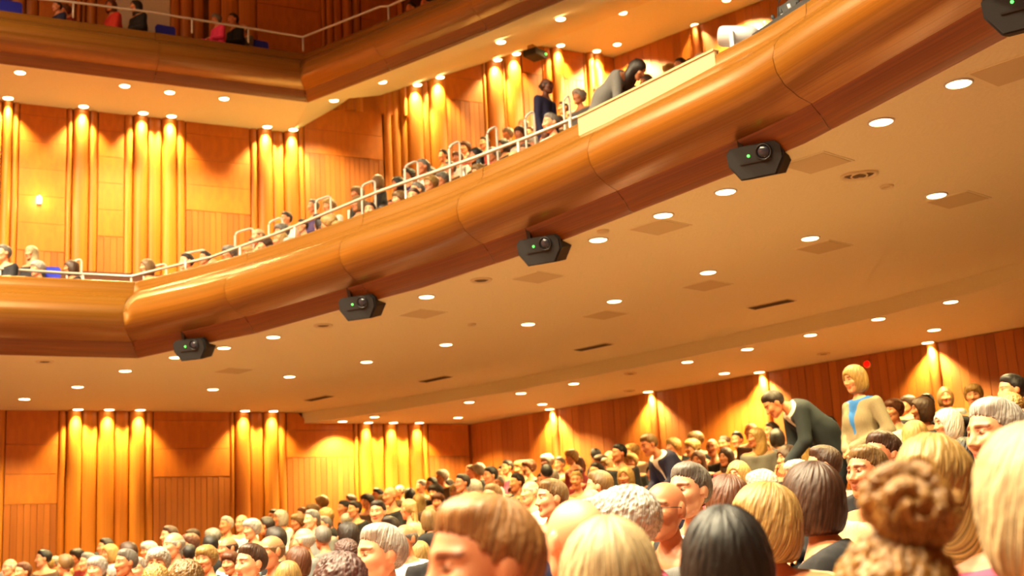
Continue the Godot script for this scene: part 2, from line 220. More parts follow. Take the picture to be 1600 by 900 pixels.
	[-1.9, 1.118, -18.78, -54.0, 1.111, "seat", 0, "B", "no", 0, "bk", "", "rear", 0],
	[-1.55, 1.86, -24.54, -56.0, 0.971, "seat", 0, "S", "dk", 1, "bk", "", "rear", 0],
	[3.06, 1.394, -17.39, -30.0, 0.936, "stand", -40, "B", "no", 2, "br", "", "rear", 0],
	[-4.38, 1.253, -23.12, -49.0, 1.034, "seat", 0, "S", "br", 0, "br", "", "rear", 0],
	[-3.11, 1.543, -23.67, -53.0, 0.979, "seat", -40, "S", "br", 1, "br", "", "rear", 0],
	[-2.28, 1.698, -24.25, -55.0, 0.993, "seat", 0, "F", "gy", 0, "br", "", "rear", 0],
	[-0.95, 1.86, -24.2, -58.0, 1.077, "seat", 0, "S", "db", 1, "br", "", "rear", 0],
	[0.64, 1.86, -22.84, -42.0, 1.031, "seat", 0, "S", "gy", 2, "gr", "J", "rear", 0],
	[-6.68, 4.75, -17.92, -40.0, 0.909, "seat", 0, "W", "wh", 0, "lb", "", "balcony", 0],
	[-6.18, 4.75, -17.84, -56.0, 0.879, "seat", 0, "O", "br", 1, "bk", "", "balcony", 0],
	[-5.31, 4.75, -18.53, -44.0, 0.984, "seat", 0, "O", "db", 0, "bk", "", "balcony", 0],
	[-4.27, 4.75, -18.23, -47.0, 0.888, "seat", 0, "F", "bl", 1, "bk", "", "balcony", 0],
	[-4.71, 4.75, -18.45, -46.0, 1.007, "seat", 0, "S", "dk", 2, "bk", "", "balcony", 0],
	[-4.68, 5.19, -19.45, -46.0, 0.89, "seat", 0, "S", "dk", 0, "bk", "", "balcony", 0],
	[-3.95, 5.19, -19.12, -48.0, 0.84, "seat", 0, "W", "bl", 1, "pi", "", "balcony", 0],
	[-7.07, 5.19, -18.71, -24.0, 0.916, "seat", 0, "L", "wb", 0, "bk", "", "balcony", 0],
	[-3.98, 4.75, -17.97, -48.0, 0.968, "seat", 0, "W", "gy", 1, "gr", "", "balcony", 0],
	[-6.89, 4.75, -17.23, -38.0, 0.963, "seat", 0, "S", "gy", 2, "bk", "", "balcony", 0],
	[-4.09, 5.63, -20.15, -49.0, 0.815, "seat", 0, "S", "bk", 0, "bk", "", "balcony", 0],
	[-2.98, 4.75, -17.18, -50.0, 0.854, "seat", 0, "W", "wh", 1, "br", "", "balcony", 0],
	[-3.42, 4.75, -17.67, -49.0, 0.978, "seat", 0, "W", "br", 0, "br", "", "balcony", 0],
	[-3.17, 4.75, -17.48, -50.0, 0.983, "seat", 0, "L", "bl", 1, "cr", "", "balcony", 0],
	[-3.74, 5.19, -18.83, -49.0, 0.994, "seat", 0, "F", "db", 2, "pi", "", "balcony", 0],
	[-3.28, 5.63, -19.73, -51.0, 0.83, "seat", 0, "W", "wh", 0, "wh", "", "balcony", 0],
	[-2.64, 5.19, -17.97, -52.0, 0.803, "seat", 0, "L", "br", 1, "br", "", "balcony", 0],
	[-3.36, 5.19, -18.66, -50.0, 0.994, "seat", 0, "W", "gy", 0, "wh", "", "balcony", 0],
	[-2.22, 4.75, -16.49, -32.0, 0.853, "seat", 0, "W", "bl", 1, "br", "", "balcony", 0],
	[-3.17, 5.63, -19.42, -51.0, 0.863, "seat", 0, "S", "bk", 2, "lb", "", "balcony", 0],
	[-2.72, 5.19, -18.28, -72.0, 0.981, "seat", -40, "H", "bk", 0, "bk", "A", "balcony", 0],
	[-2.41, 4.75, -16.87, -72.0, 1.002, "seat", -40, "W", "bl", 1, "na", "A", "balcony", 0],
	[-3.69, 6.07, -20.96, -50.0, 0.975, "seat", 0, "S", "dk", 0, "wh", "", "balcony", 0],
	[-1.58, 4.75, -16.16, -54.0, 0.917, "seat", 0, "W", "dk", 1, "bk", "", "balcony", 0],
	[-1.94, 5.19, -17.73, -54.0, 0.972, "seat", 40, "S", "br", 2, "br", "", "balcony", 0],
	[-3.37, 6.51, -21.82, -51.0, 0.979, "seat", 0, "S", "gy", 0, "pu", "", "balcony", 0],
	[-1.82, 6.07, -19.84, -25.0, 0.801, "seat", 0, "S", "bk", 1, "rd", "", "balcony", 0],
	[-2.91, 6.07, -20.52, -42.0, 1.01, "seat", 0, "W", "bl", 0, "wh", "", "balcony", 0],
	[-2.26, 5.63, -18.99, -43.0, 1.012, "seat", 0, "O", "db", 1, "lb", "", "balcony", 0],
	[-1.49, 5.19, -17.3, -55.0, 0.98, "seat", 0, "W", "db", 2, "br", "", "balcony", 0],
	[-1.18, 4.75, -15.8, -56.0, 0.985, "seat", 40, "S", "br", 0, "br", "", "balcony", 0],
	[-2.54, 6.51, -21.29, -53.0, 0.995, "seat", 0, "W", "db", 1, "bk", "", "balcony", 0],
	[-1.22, 5.19, -17.0, -56.0, 0.996, "seat", 0, "S", "gy", 0, "br", "", "balcony", 0],
	[-1.81, 6.51, -20.88, -55.0, 1.003, "seat", 0, "O", "bk", 1, "ma", "", "balcony", 0],
	[-2.28, 6.95, -22.12, -84.0, 1.002, "seat", -40, "O", "db", 2, "bk", "A", "balcony", 0],
	[-1.1, 5.63, -18.13, -47.0, 1.001, "seat", 0, "W", "bl", 0, "gr", "", "balcony", 0],
	[-0.98, 6.07, -19.26, -57.0, 0.969, "seat", 0, "W", "gy", 1, "gr", "", "balcony", 0],
	[-1.7, 6.95, -21.85, -46.0, 1.009, "seat", 0, "W", "bk", 0, "pu", "", "balcony", 0],
	[-1.26, 6.51, -20.44, -56.0, 0.998, "seat", 0, "W", "gy", 1, "br", "", "balcony", 0],
	[-0.39, 5.63, -17.52, -59.0, 0.944, "seat", 0, "W", "db", 2, "br", "", "balcony", 0],
	[-0.9, 6.51, -20.14, -57.0, 0.982, "seat", 0, "S", "gy", 0, "br", "", "balcony", 0],
	[-1.24, 6.07, -18.68, -56.0, 0.994, "seat", 0, "S", "gy", 1, "wh", "", "balcony", 0],
	[-0.54, 6.95, -21.11, -59.0, 0.975, "seat", 0, "W", "wh", 0, "wh", "", "balcony", 0],
	[-0.84, 7.39, -22.14, -38.0, 0.941, "seat", 0, "W", "rd", 1, "wh", "", "balcony", 0],
	[0.12, 5.19, -15.84, -60.0, 0.987, "seat", 0, "F", "br", 2, "cr", "", "balcony", 0],
	[-1.16, 7.83, -23.49, -52.0, 0.991, "seat", 0, "S", "bk", 0, "bk", "", "balcony", 0],
	[-0.43, 6.07, -18.24, -49.0, 0.981, "seat", 0, "L", "bk", 1, "bk", "", "balcony", 0],
	[-0.2, 6.95, -20.88, -59.0, 0.977, "seat", 0, "W", "gy", 0, "br", "", "balcony", 0],
	[0.28, 5.63, -16.88, -61.0, 0.978, "seat", 0, "S", "br", 1, "br", "", "balcony", 0],
	[-0.73, 7.83, -23.11, -38.0, 0.997, "seat", 0, "W", "rd", 2, "rd", "", "balcony", 0],
	[-0.02, 7.39, -21.84, -55.0, 1.006, "seat", 0, "O", "dk", 0, "bk", "", "balcony", 0],
	[0.47, 6.51, -19.11, -61.0, 0.955, "seat", 0, "W", "wh", 1, "gr", "", "balcony", 0],
	[-0.37, 7.83, -22.8, -44.0, 0.965, "seat", 0, "S", "dk", 0, "rd", "", "balcony", 0],
	[0.58, 6.07, -17.83, -62.0, 0.978, "seat", 0, "F", "br", 1, "na", "", "balcony", 0],
	[0.94, 6.95, -19.98, -63.0, 0.933, "seat", 0, "W", "db", 2, "pu", "", "balcony", 0],
	[0.07, 8.27, -23.6, -55.0, 0.957, "seat", 0, "W", "wh", 0, "bk", "", "balcony", 0],
	[0.26, 6.95, -20.0, -41.0, 1.002, "seat", 0, "W", "br", 1, "wh", "", "balcony", 0],
	[0.47, 7.83, -22.56, -51.0, 1.012, "seat", 0, "S", "rd", 0, "pi", "", "balcony", 0],
	[0.71, 7.39, -21.03, -62.0, 1.02, "seat", 0, "W", "wh", 1, "bk", "", "balcony", 0],
	[0.36, 8.27, -23.28, -61.0, 1.001, "seat", 0, "F", "wh", 2, "bk", "", "balcony", 0],
	[1.18, 6.51, -18.52, -64.0, 1.005, "seat", 0, "S", "gy", 0, "gr", "", "balcony", 0],
	[0.93, 7.39, -20.7, -63.0, 0.971, "seat", 0, "S", "br", 1, "br", "", "balcony", 0],
	[0.55, 5.19, -14.63, -62.0, 1.003, "seat", 0, "S", "gy", 0, "br", "", "balcony", 0],
	[1.23, 7.83, -21.89, -63.0, 1.014, "seat", 0, "W", "wh", 1, "gr", "", "balcony", 0],
	[1.52, 7.39, -20.26, -24.0, 1.0, "seat", -40, "S", "rd", 2, "br", "", "balcony", 0],
	[1.1, 8.27, -22.53, -58.0, 1.006, "seat", 0, "S", "dk", 0, "br", "", "balcony", 0],
	[1.7, 7.83, -21.13, -25.0, 0.975, "seat", -40, "S", "dk", 1, "wh", "", "balcony", 0],
	[2.11, 8.27, -22.14, -115.0, 0.994, "seat", -40, "W", "rd", 0, "br", "A", "balcony", 0],
	[1.64, 7.39, -19.61, -25.0, 0.98, "seat", -40, "B", "no", 1, "pi", "", "balcony", 0],
	[1.71, 8.27, -21.85, -24.0, 0.993, "seat", -40, "W", "wb", 2, "wh", "", "balcony", 0],
	[2.24, 7.83, -20.76, -26.0, 0.999, "seat", -40, "S", "dk", 0, "bk", "", "balcony", 0],
	[2.36, 7.83, -20.18, -27.0, 0.974, "seat", -40, "W", "gy", 1, "bk", "", "balcony", 0],
	[2.78, 7.39, -18.92, -28.0, 1.009, "seat", -40, "W", "db", 0, "bk", "", "balcony", 0],
	[2.87, 8.27, -21.17, -88.0, 1.048, "seat", -40, "W", "wb", 1, "wh", "A", "balcony", 0],
	[3.21, 8.27, -20.79, -29.0, 0.995, "seat", -40, "S", "br", 2, "br", "", "balcony", 0],
	[2.88, 7.83, -19.71, -28.0, 1.014, "seat", -40, "S", "br", 0, "br", "", "balcony", 0],
	[3.02, 7.39, -18.47, -29.0, 1.001, "seat", -40, "W", "wh", 1, "br", "", "balcony", 0],
	[3.53, 8.27, -20.5, -30.0, 1.001, "seat", -40, "W", "db", 0, "br", "", "balcony", 0],
	[-6.91, 10.4, -21.78, -52.0, 1.017, "seat", 40, "O", "rd", 1, "rr", "", "gallery", 0],
	[-6.44, 10.4, -21.72, -43.0, 0.963, "seat", 0, "L", "bk", 2, "bk", "", "gallery", 0],
	[-7.63, 10.4, -21.11, -40.0, 0.787, "seat", 0, "S", "dk", 0, "na", "", "gallery", 0],
	[-7.66, 10.4, -21.58, -40.0, 0.906, "seat", 0, "W", "rd", 1, "rd", "", "gallery", 0],
	[-5.07, 10.4, -22.02, -47.0, 0.799, "seat", 0, "W", "gy", 0, "ho", "", "gallery", 0],
	[-4.89, 10.4, -22.58, -48.0, 0.99, "seat", 0, "S", "dk", 1, "bk", "", "gallery", 0],
	[-4.82, 10.4, -23.1, -48.0, 1.009, "seat", 0, "F", "gy", 2, "gr", "", "gallery", 0],
	[-1.67, 10.968, -23.79, -56.0, 1.0, "seat", 0, "S", "bk", 0, "bk", "", "gallery", 0],
	[-1.36, 10.903, -23.46, -57.0, 1.0, "seat", 0, "S", "bk", 1, "bk", "", "gallery", 0],
]
const SPECIAL := [
	[3.26, 1.171, -12.51, -62.0, 1.05, "waist", 0, "O", "bl", 2, "taupe", "JB", "rear", 1, "standing woman with chin-length blonde hair, taupe cardigan and bright blue top before the rear wall"],
	[3.02, 1.193, -13.07, -86.0, 1.06, "bend", 0, "S", "dk", 1, "teal", "J", "rear", 1, "dark-haired person in a dark teal jacket bending far forward beside the standing woman"],
	[1.82, 1.118, -15.45, -68.0, 1.0, "lean", 0, "S", "db", 1, "na", "J", "rear", 1, "fair-haired person in dark blazer and pale shirt leaning forward over the seated rows"],
	[0.64, 6.51, -18.0, 58.0, 0.999, "stand", 0, "F", "dk", 3, "na", "", "balcony", 0, "standing person with shaved head and navy jacket turned aside in the lower balcony"],
	[1.18, 6.51, -18.52, -49.0, 1.0, "stand", 0, "W", "wh", 0, "gr", "", "balcony", 0, "standing white-haired person in grey jacket beside the cream board screen in the balcony"],
	[1.25, 5.63, -15.11, 64.0, 1.0, "bend", 0, "L", "dk", 0, "gr", "", "balcony", 0, "long dark-haired person in grey top bending forward behind the cream board screen"],
]


func _ready() -> void:
	rng.seed = 11
	var cam := Camera3D.new()
	cam.name = "camera"
	cam.position = Vector3(0, EYE, 0)
	cam.basis = Basis(Vector3.RIGHT, deg_to_rad(12.5)) * Basis(Vector3.BACK, deg_to_rad(-3.25))
	cam.keep_aspect = Camera3D.KEEP_HEIGHT
	cam.fov = rad_to_deg(2.0 * atan(450.0 / 2050.0))
	cam.near = 0.1
	cam.far = 120.0
	var lens := CameraAttributesPhysical.new()
	lens.frustum_focal_length = 50.0
	lens.frustum_focus_distance = 6.5
	lens.exposure_aperture = 3.8
	cam.attributes = lens
	cam.fov = rad_to_deg(2.0 * atan(450.0 / 2050.0))
	add_child(cam)
	cam.current = true
	var env := Environment.new()
	env.background_mode = Environment.BG_COLOR
	env.background_color = Color(0, 0, 0)
	env.tonemap_mode = Environment.TONE_MAPPER_LINEAR
	env.tonemap_exposure = 1.27
	env.sdfgi_enabled = true
	env.ssao_enabled = true
	env.ssil_enabled = true
	var we := WorldEnvironment.new()
	we.name = "world_environment"
	we.environment = env
	add_child(we)
	house_lights()
	make_materials()
	build_shell()
	build_side_wall()
	build_rear_walls()
	build_ceilings()
	build_balconies()
	build_fittings()
	build_people()

# ---------------------------------------------------------------- light from the hall's own ceiling
const WARM := Color(1.0, 0.88, 0.58)
const LAMP_WHITE := Color(1.0, 0.86, 0.62)
const HOUSE := [[-12.5, 13.0], [-8.5, 12.5], [-12.5, 8.5], [-8.0, 8.0], [-3.5, 8.0], [-10.0, 3.5], [-5.0, 3.0], [0.0, 3.0], [-7.0, -2.5], [-2.0, -2.5]]
func house_lights() -> void:
	for i in HOUSE.size():
		var at := Vector3(HOUSE[i][0], EYE + 13.0, -HOUSE[i][1])
		var l := SpotLight3D.new()
		l.name = "house_light"
		l.light_size = 0.5
		l.spot_angle = 80.0
		l.spot_angle_attenuation = 1.0
		l.spot_attenuation = 2.0
		l.light_color = Color(1.0, 0.93, 0.76)
		l.light_energy = 270.0
		l.shadow_enabled = true
		l.spot_range = 60.0
		l.position = at - Vector3(0, 0.06, 0)
		l.rotation.x = -PI / 2
		add_child(l, true)

# ---------------------------------------------------------------- materials
func streaks(w: int, h: int, fx: float, fy: float, lo: float, hi: float, sd: int, fine := 0.35) -> ImageTexture:
	var n := FastNoiseLite.new()
	n.seed = sd
	n.frequency = 1.0
	n.fractal_octaves = 3
	var img := Image.create(w, h, false, Image.FORMAT_RGB8)
	for y in h:
		for x in w:
			# wraps round in x and y
			var ax := TAU * x / w
			var ay := TAU * y / h
			var v := n.get_noise_3d(cos(ax) * fx / TAU, sin(ax) * fx / TAU, sin(ay) * fy / TAU + 7.0)
			var v2 := n.get_noise_3d(cos(ax) * fx * 4.0 / TAU, sin(ax) * fx * 4.0 / TAU, sin(ay) * fy * 1.5 / TAU + 31.0)
			var t := clampf(0.5 + v * 0.9 + v2 * fine, 0.0, 1.0)
			var g := lerpf(lo, hi, t)
			img.set_pixel(x, y, Color(g, g, g))
	return ImageTexture.create_from_image(img)

func mat(key: String, c: Color, rough := 0.6, metal := 0.0) -> StandardMaterial3D:
	if mats.has(key):
		return mats[key]
	var m := StandardMaterial3D.new()
	m.resource_name = key
	m.albedo_color = c
	m.roughness = rough
	m.metallic = metal
	mats[key] = m
	return m

func rgb(r: int, g: int, b: int) -> Color:
	return Color(r / 255.0, g / 255.0, b / 255.0)

func make_materials() -> void:
	var grain := streaks(256, 256, 40.0, 3.0, 0.8, 1.0, 3)
	var satin := streaks(256, 256, 40.0, 3.0, 0.88, 1.0, 8)
	var plaster := streaks(256, 256, 60.0, 60.0, 0.97, 1.0, 4)
	var strand := streaks(512, 64, 120.0, 2.0, 0.3, 1.0, 5, 0.6)
	var cloth := streaks(128, 128, 40.0, 40.0, 0.85, 1.0, 6)
	for k in 3:
		var w := mat("veneer_%d" % k, [rgb(196, 116, 29), rgb(188, 108, 26), rgb(202, 124, 33)][k], 0.42)
		w.albedo_texture = grain
		w.uv1_triplanar = true
		w.uv1_world_triplanar = true
		w.uv1_scale = Vector3(1.7, 0.16, 1.7)
		w.uv1_offset = Vector3(0.31 * k, 0.17 * k, 0.5 * k)
		var bd := mat("board_%d" % k, [rgb(166, 94, 26), rgb(156, 86, 23), rgb(175, 101, 29)][k], 0.5)
		bd.albedo_texture = satin
		bd.uv1_triplanar = true
		bd.uv1_world_triplanar = true
		bd.uv1_scale = Vector3(2.6, 0.2, 2.6)
		bd.uv1_offset = Vector3(0.23 * k, 0.4 * k, 0.7 * k)
	var hp := mat("panel", rgb(190, 108, 26), 0.45)
	hp.albedo_texture = satin
	hp.uv1_triplanar = true
	hp.uv1_world_triplanar = true
	hp.uv1_scale = Vector3(0.25, 1.2, 0.25)
	var fa := mat("fascia", rgb(142, 92, 28), 0.25, 0.4)
	fa.albedo_texture = satin
	fa.metallic_specular = 0.65
	fa.uv1_scale = Vector3(1.0, 0.6, 1)
	var fb := mat("fascia_base", rgb(128, 72, 18), 0.35)
	fb.albedo_texture = grain
	var ce := mat("ceiling", rgb(214, 208, 172), 0.85)
	ce.albedo_texture = plaster
	ce.uv1_triplanar = true
	ce.uv1_world_triplanar = true
	ce.uv1_scale = Vector3(0.7, 0.7, 0.7)
	mat("groove", rgb(84, 42, 14), 0.8)
	mat("carpet", rgb(104, 66, 44), 0.9)
	mat("grey_panel", rgb(206, 204, 200), 0.7)
	mat("cream_board", rgb(176, 146, 104), 0.7)
	mat("black_plastic", rgb(13, 11, 13), 0.72)
	mat("dark_metal", rgb(52, 50, 50), 0.4, 0.7)
	mat("steel", rgb(186, 178, 164), 0.35, 0.3)
	mat("white_tube", rgb(214, 210, 200), 0.35)
	mat("white_plastic", rgb(178, 178, 180), 0.4)
	mat("grille", rgb(186, 172, 134), 0.8)
	mat("grille_frame", rgb(200, 188, 150), 0.8)
	mat("vent_dark", rgb(88, 70, 48), 0.8)
	mat("blue_seat", rgb(24, 40, 190), 0.7)
	mat("glass_lens", rgb(40, 42, 52), 0.08)
	mat("glasses", rgb(60, 34, 24), 0.35)
	mat("paper", rgb(232, 230, 238), 0.8)
	var lamp := mat("lamp_face", rgb(255, 250, 235), 0.5)
	lamp.emission_enabled = true
	lamp.emission = LAMP_WHITE
	lamp.emission_energy_multiplier = 9.0
	var gl := mat("green_led_face", rgb(90, 255, 90), 0.4)
	gl.emission_enabled = true
	gl.emission = Color(0.25, 1.0, 0.3)
	gl.emission_energy_multiplier = 4.0
	var rl := mat("red_light_face", rgb(230, 20, 15), 0.4)
	rl.emission_enabled = true
	rl.emission = Color(1.0, 0.02, 0.01)
	rl.emission_energy_multiplier = 1.2
	# people
	for k in HAIR:
		var h := mat("hair_" + k, HAIR[k][0], 0.5)
		h.heightmap_enabled = true
		h.heightmap_texture = strand
		h.heightmap_scale = 0.06
		h.albedo_texture = strand
		h.uv1_scale = Vector3(3, 1, 1)
	for k in CLOTH:
		var q := mat("cloth_" + k, CLOTH[k][0], 0.85)
		q.albedo_texture = cloth
		q.uv1_triplanar = true
		q.uv1_scale = Vector3(5, 5, 5)
	for k in SKIN.size():
		var s := mat("skin_%d" % k, SKIN[k], 0.5)
		s.vertex_color_use_as_albedo = true

var HAIR := {
	"wh": [rgb(236, 228, 214), "white"], "wb": [rgb(240, 212, 158), "pale blonde"], "bl": [rgb(222, 176, 98), "blonde"], "db": [rgb(164, 122, 68), "dark blond"],
	"ob": [rgb(196, 138, 58), "honey blond"], "rb": [rgb(206, 146, 82), "sandy"], "rd": [rgb(132, 72, 36), "auburn"], "br": [rgb(92, 56, 32), "brown"],
	"dk": [rgb(52, 33, 22), "dark brown"], "bk": [rgb(26, 19, 17), "black"], "gy": [rgb(152, 145, 136), "grey"], "ma": [rgb(122, 84, 78), "chestnut"], "no": [rgb(200, 150, 110), "no"],
}
var CLOTH := {
	"bk": [rgb(27, 26, 30), "black"], "wh": [rgb(235, 234, 228), "white"], "cr": [rgb(214, 190, 146), "cream"], "gr": [rgb(112, 112, 110), "grey"], "na": [rgb(28, 30, 66), "navy"],
	"lb": [rgb(150, 186, 208), "pale blue"], "br": [rgb(92, 64, 42), "brown"], "rd": [rgb(140, 34, 34), "dark red"], "rr": [rgb(224, 62, 48), "bright red"], "pi": [rgb(200, 78, 112), "pink"],
	"ho": [rgb(240, 62, 118), "hot pink"], "pu": [rgb(58, 42, 108), "purple"], "ma": [rgb(196, 34, 104), "magenta"], "li": [rgb(186, 156, 186), "lilac"],
	"blue": [rgb(44, 118, 210), "blue"], "taupe": [rgb(142, 130, 106), "taupe"], "teal": [rgb(30, 40, 48), "dark teal"],
}
var SKIN := [rgb(208, 142, 100), rgb(194, 124, 84), rgb(218, 156, 116), rgb(104, 60, 40)]

# ---------------------------------------------------------------- helpers
func w3(p: Vector2, h: float) -> Vector3:
	return Vector3(p.x, h + EYE, -p.y)

func uniq(n: String) -> String:
	if not used.has(n):
		used[n] = 0
		return n
	used[n] += 1
	return "%s_%03d" % [n, used[n]]

func thing(called: String, label: String, category: String, at := Vector3.ZERO, turn := 0.0, group := "", kind := "") -> Node3D:
	var o := Node3D.new()
	o.name = uniq(called)
	add_child(o)
	o.position = at
	o.rotation.y = turn
	o.set_meta("label", label)
	o.set_meta("category", category)
	if group:
		o.set_meta("group", group)
	if kind:
		o.set_meta("kind", kind)
	return o

func part(called: String, mesh: Mesh, m: Material, parent: Node3D, xf := Transform3D()) -> MeshInstance3D:
	var o := MeshInstance3D.new()
	o.name = called
	o.mesh = mesh
	o.material_override = m
	o.transform = xf
	parent.add_child(o, true)
	return o

func solid(called: String, label: String, category: String, mesh: Mesh, m: Material, kind := "structure") -> MeshInstance3D:
	var o := MeshInstance3D.new()
	o.name = uniq(called)
	o.mesh = mesh
	o.material_override = m
	add_child(o)
	o.set_meta("label", label)
	o.set_meta("category", category)
	o.set_meta("kind", kind)
	return o

func quad(st: SurfaceTool, a: Vector3, b: Vector3, c: Vector3, d: Vector3) -> void:
	for v in [a, b, c, a, c, d]:
		st.add_vertex(v)

func done(st: SurfaceTool) -> ArrayMesh:
	st.generate_normals()
	return st.commit()

func begin(smooth := false) -> SurfaceTool:
	var st := SurfaceTool.new()
	st.begin(Mesh.PRIMITIVE_TRIANGLES)
	st.set_smooth_group(0 if smooth else -1)
	return st

func box_mesh(s: Vector3, bevel := 0.0) -> ArrayMesh:
	# a box with chamfered long edges, centred
	var st := begin()
	var h := s / 2.0
	var b := minf(bevel, minf(h.x, minf(h.y, h.z)) * 0.9)
	if b <= 0.0:
		var bm := BoxMesh.new()
		bm.size = s
		st.append_from(bm, 0, Transform3D())
		return st.commit()
	var pts := PackedVector2Array([Vector2(-h.x + b, -h.y), Vector2(h.x - b, -h.y), Vector2(h.x, -h.y + b), Vector2(h.x, h.y - b), Vector2(h.x - b, h.y), Vector2(-h.x + b, h.y), Vector2(-h.x, h.y - b), Vector2(-h.x, -h.y + b)])
	extrude(st, pts, -h.z, h.z)
	return done(st)

func extrude(st: SurfaceTool, pts: PackedVector2Array, z0: float, z1: float) -> void:
	var n := pts.size()
	for i in n:
		var p := pts[i]
		var q := pts[(i + 1) % n]
		quad(st, Vector3(p.x, p.y, z1), Vector3(p.x, p.y, z0), Vector3(q.x, q.y, z0), Vector3(q.x, q.y, z1))
	var tri := Geometry2D.triangulate_polygon(pts)
	for i in range(0, tri.size(), 3):
		var a := pts[tri[i]]
		var b := pts[tri[i + 1]]
		var c := pts[tri[i + 2]]
		st.add_vertex(Vector3(a.x, a.y, z0)); st.add_vertex(Vector3(b.x, b.y, z0)); st.add_vertex(Vector3(c.x, c.y, z0))
		st.add_vertex(Vector3(a.x, a.y, z1)); st.add_vertex(Vector3(c.x, c.y, z1)); st.add_vertex(Vector3(b.x, b.y, z1))

func slab(poly: PackedVector2Array, h0: float, h1: float) -> ArrayMesh:
	# flat slab between two heights over a plan polygon
	var st := begin()
	var n := poly.size()
	for i in n:
		var p := poly[i]
		var q := poly[(i + 1) % n]
		quad(st, w3(p, h0), w3(q, h0), w3(q, h1), w3(p, h1))
	var tri := Geometry2D.triangulate_polygon(poly)
	for i in range(0, tri.size(), 3):
		var a := poly[tri[i]]
		var b := poly[tri[i + 1]]
		var c := poly[tri[i + 2]]
		st.add_vertex(w3(a, h0)); st.add_vertex(w3(b, h0)); st.add_vertex(w3(c, h0))
		st.add_vertex(w3(a, h1)); st.add_vertex(w3(c, h1)); st.add_vertex(w3(b, h1))
	return done(st)

func lathe(profile: Array, seg := 24) -> ArrayMesh:
	# profile of (radius, y), turned round y
	var st := begin(true)
	for i in seg:
		var a0 := TAU * i / seg
		var a1 := TAU * (i + 1) / seg
		for k in profile.size() - 1:
			var p: Vector2 = profile[k]
			var q: Vector2 = profile[k + 1]
			var v00 := Vector3(cos(a0) * p.x, p.y, sin(a0) * p.x)
			var v01 := Vector3(cos(a1) * p.x, p.y, sin(a1) * p.x)
			var v10 := Vector3(cos(a0) * q.x, q.y, sin(a0) * q.x)
			var v11 := Vector3(cos(a1) * q.x, q.y, sin(a1) * q.x)
			if p.x > 1e-5:
				st.add_vertex(v00); st.add_vertex(v01); st.add_vertex(v10)
			if q.x > 1e-5:
				st.add_vertex(v01); st.add_vertex(v11); st.add_vertex(v10)
	return done(st)

func tube(path: Array, r: float, seg := 8) -> ArrayMesh:
	var st := begin(true)
	var rings := []
	for i in path.size():
		var t: Vector3 = (path[mini(i + 1, path.size() - 1)] - path[maxi(i - 1, 0)]).normalized()
		var up := Vector3.UP if absf(t.y) < 0.95 else Vector3.RIGHT
		var sx := t.cross(up).normalized()
		var sy := sx.cross(t).normalized()
		var ring := []
		for k in seg:
			var a := TAU * k / seg
			ring.append(path[i] + sx * cos(a) * r + sy * sin(a) * r)
		rings.append(ring)
	for i in rings.size() - 1:
		for k in seg:
			var k2 := (k + 1) % seg
			quad(st, rings[i][k], rings[i][k2], rings[i + 1][k2], rings[i + 1][k])
	for k in range(1, seg - 1):
		st.add_vertex(rings[0][0]); st.add_vertex(rings[0][k + 1]); st.add_vertex(rings[0][k])
		var e: Array = rings[-1]
		st.add_vertex(e[0]); st.add_vertex(e[k]); st.add_vertex(e[k + 1])
	return done(st)

func rounded(path: Array, r: float, n := 5) -> Array:
	# rounds the inner corners of a polyline
	var out := [path[0]]
	for i in range(1, path.size() - 1):
		var p: Vector3 = path[i]
		var a: Vector3 = p + (path[i - 1] - p).limit_length(r)
		var b: Vector3 = p + (path[i + 1] - p).limit_length(r)
		for k in n + 1:
			var t := float(k) / n
			out.append(a.lerp(p, t).lerp(p.lerp(b, t), t))
	out.append(path[-1])
	return out

func on_side(s: float, off := 0.0) -> Vector2:
	return SIDE_POINT + SIDE_DIR * s + Vector2(SIDE_DIR.y, -SIDE_DIR.x) * off

func on_rear(s: float, off := 0.0) -> Vector2:
	return REAR_POINT + REAR_DIR * s + Vector2(REAR_DIR.y, -REAR_DIR.x) * off

func side_xf(s: float, h: float, off: float, size := Vector3.ONE) -> Transform3D:
	# local x along the wall, z out into the hall
	var x := Vector3(SIDE_DIR.x, 0, -SIDE_DIR.y)
	var z := Vector3(SIDE_DIR.y, 0, SIDE_DIR.x)
	return Transform3D(Basis(x * size.x, Vector3.UP * size.y, z * size.z), w3(on_side(s, off), h))

func rear_xf(p: Vector2, dir: Vector2, s: float, h: float, off: float, size := Vector3.ONE) -> Transform3D:
	var x := Vector3(dir.x, 0, -dir.y)
	var z := Vector3(dir.y, 0, dir.x)
	return Transform3D(Basis(x * size.x, Vector3.UP * size.y, z * size.z), w3(p + dir * s + Vector2(dir.y, -dir.x) * off, h))

func floor_h(k: int) -> float:
	# height of the k-th seating step, counted from the rear wall
	var d := 0.3 + 0.9 * (k + 0.5)
	return 2.1 - 0.19 * d + 0.0042 * d * d - 0.1 - EYE

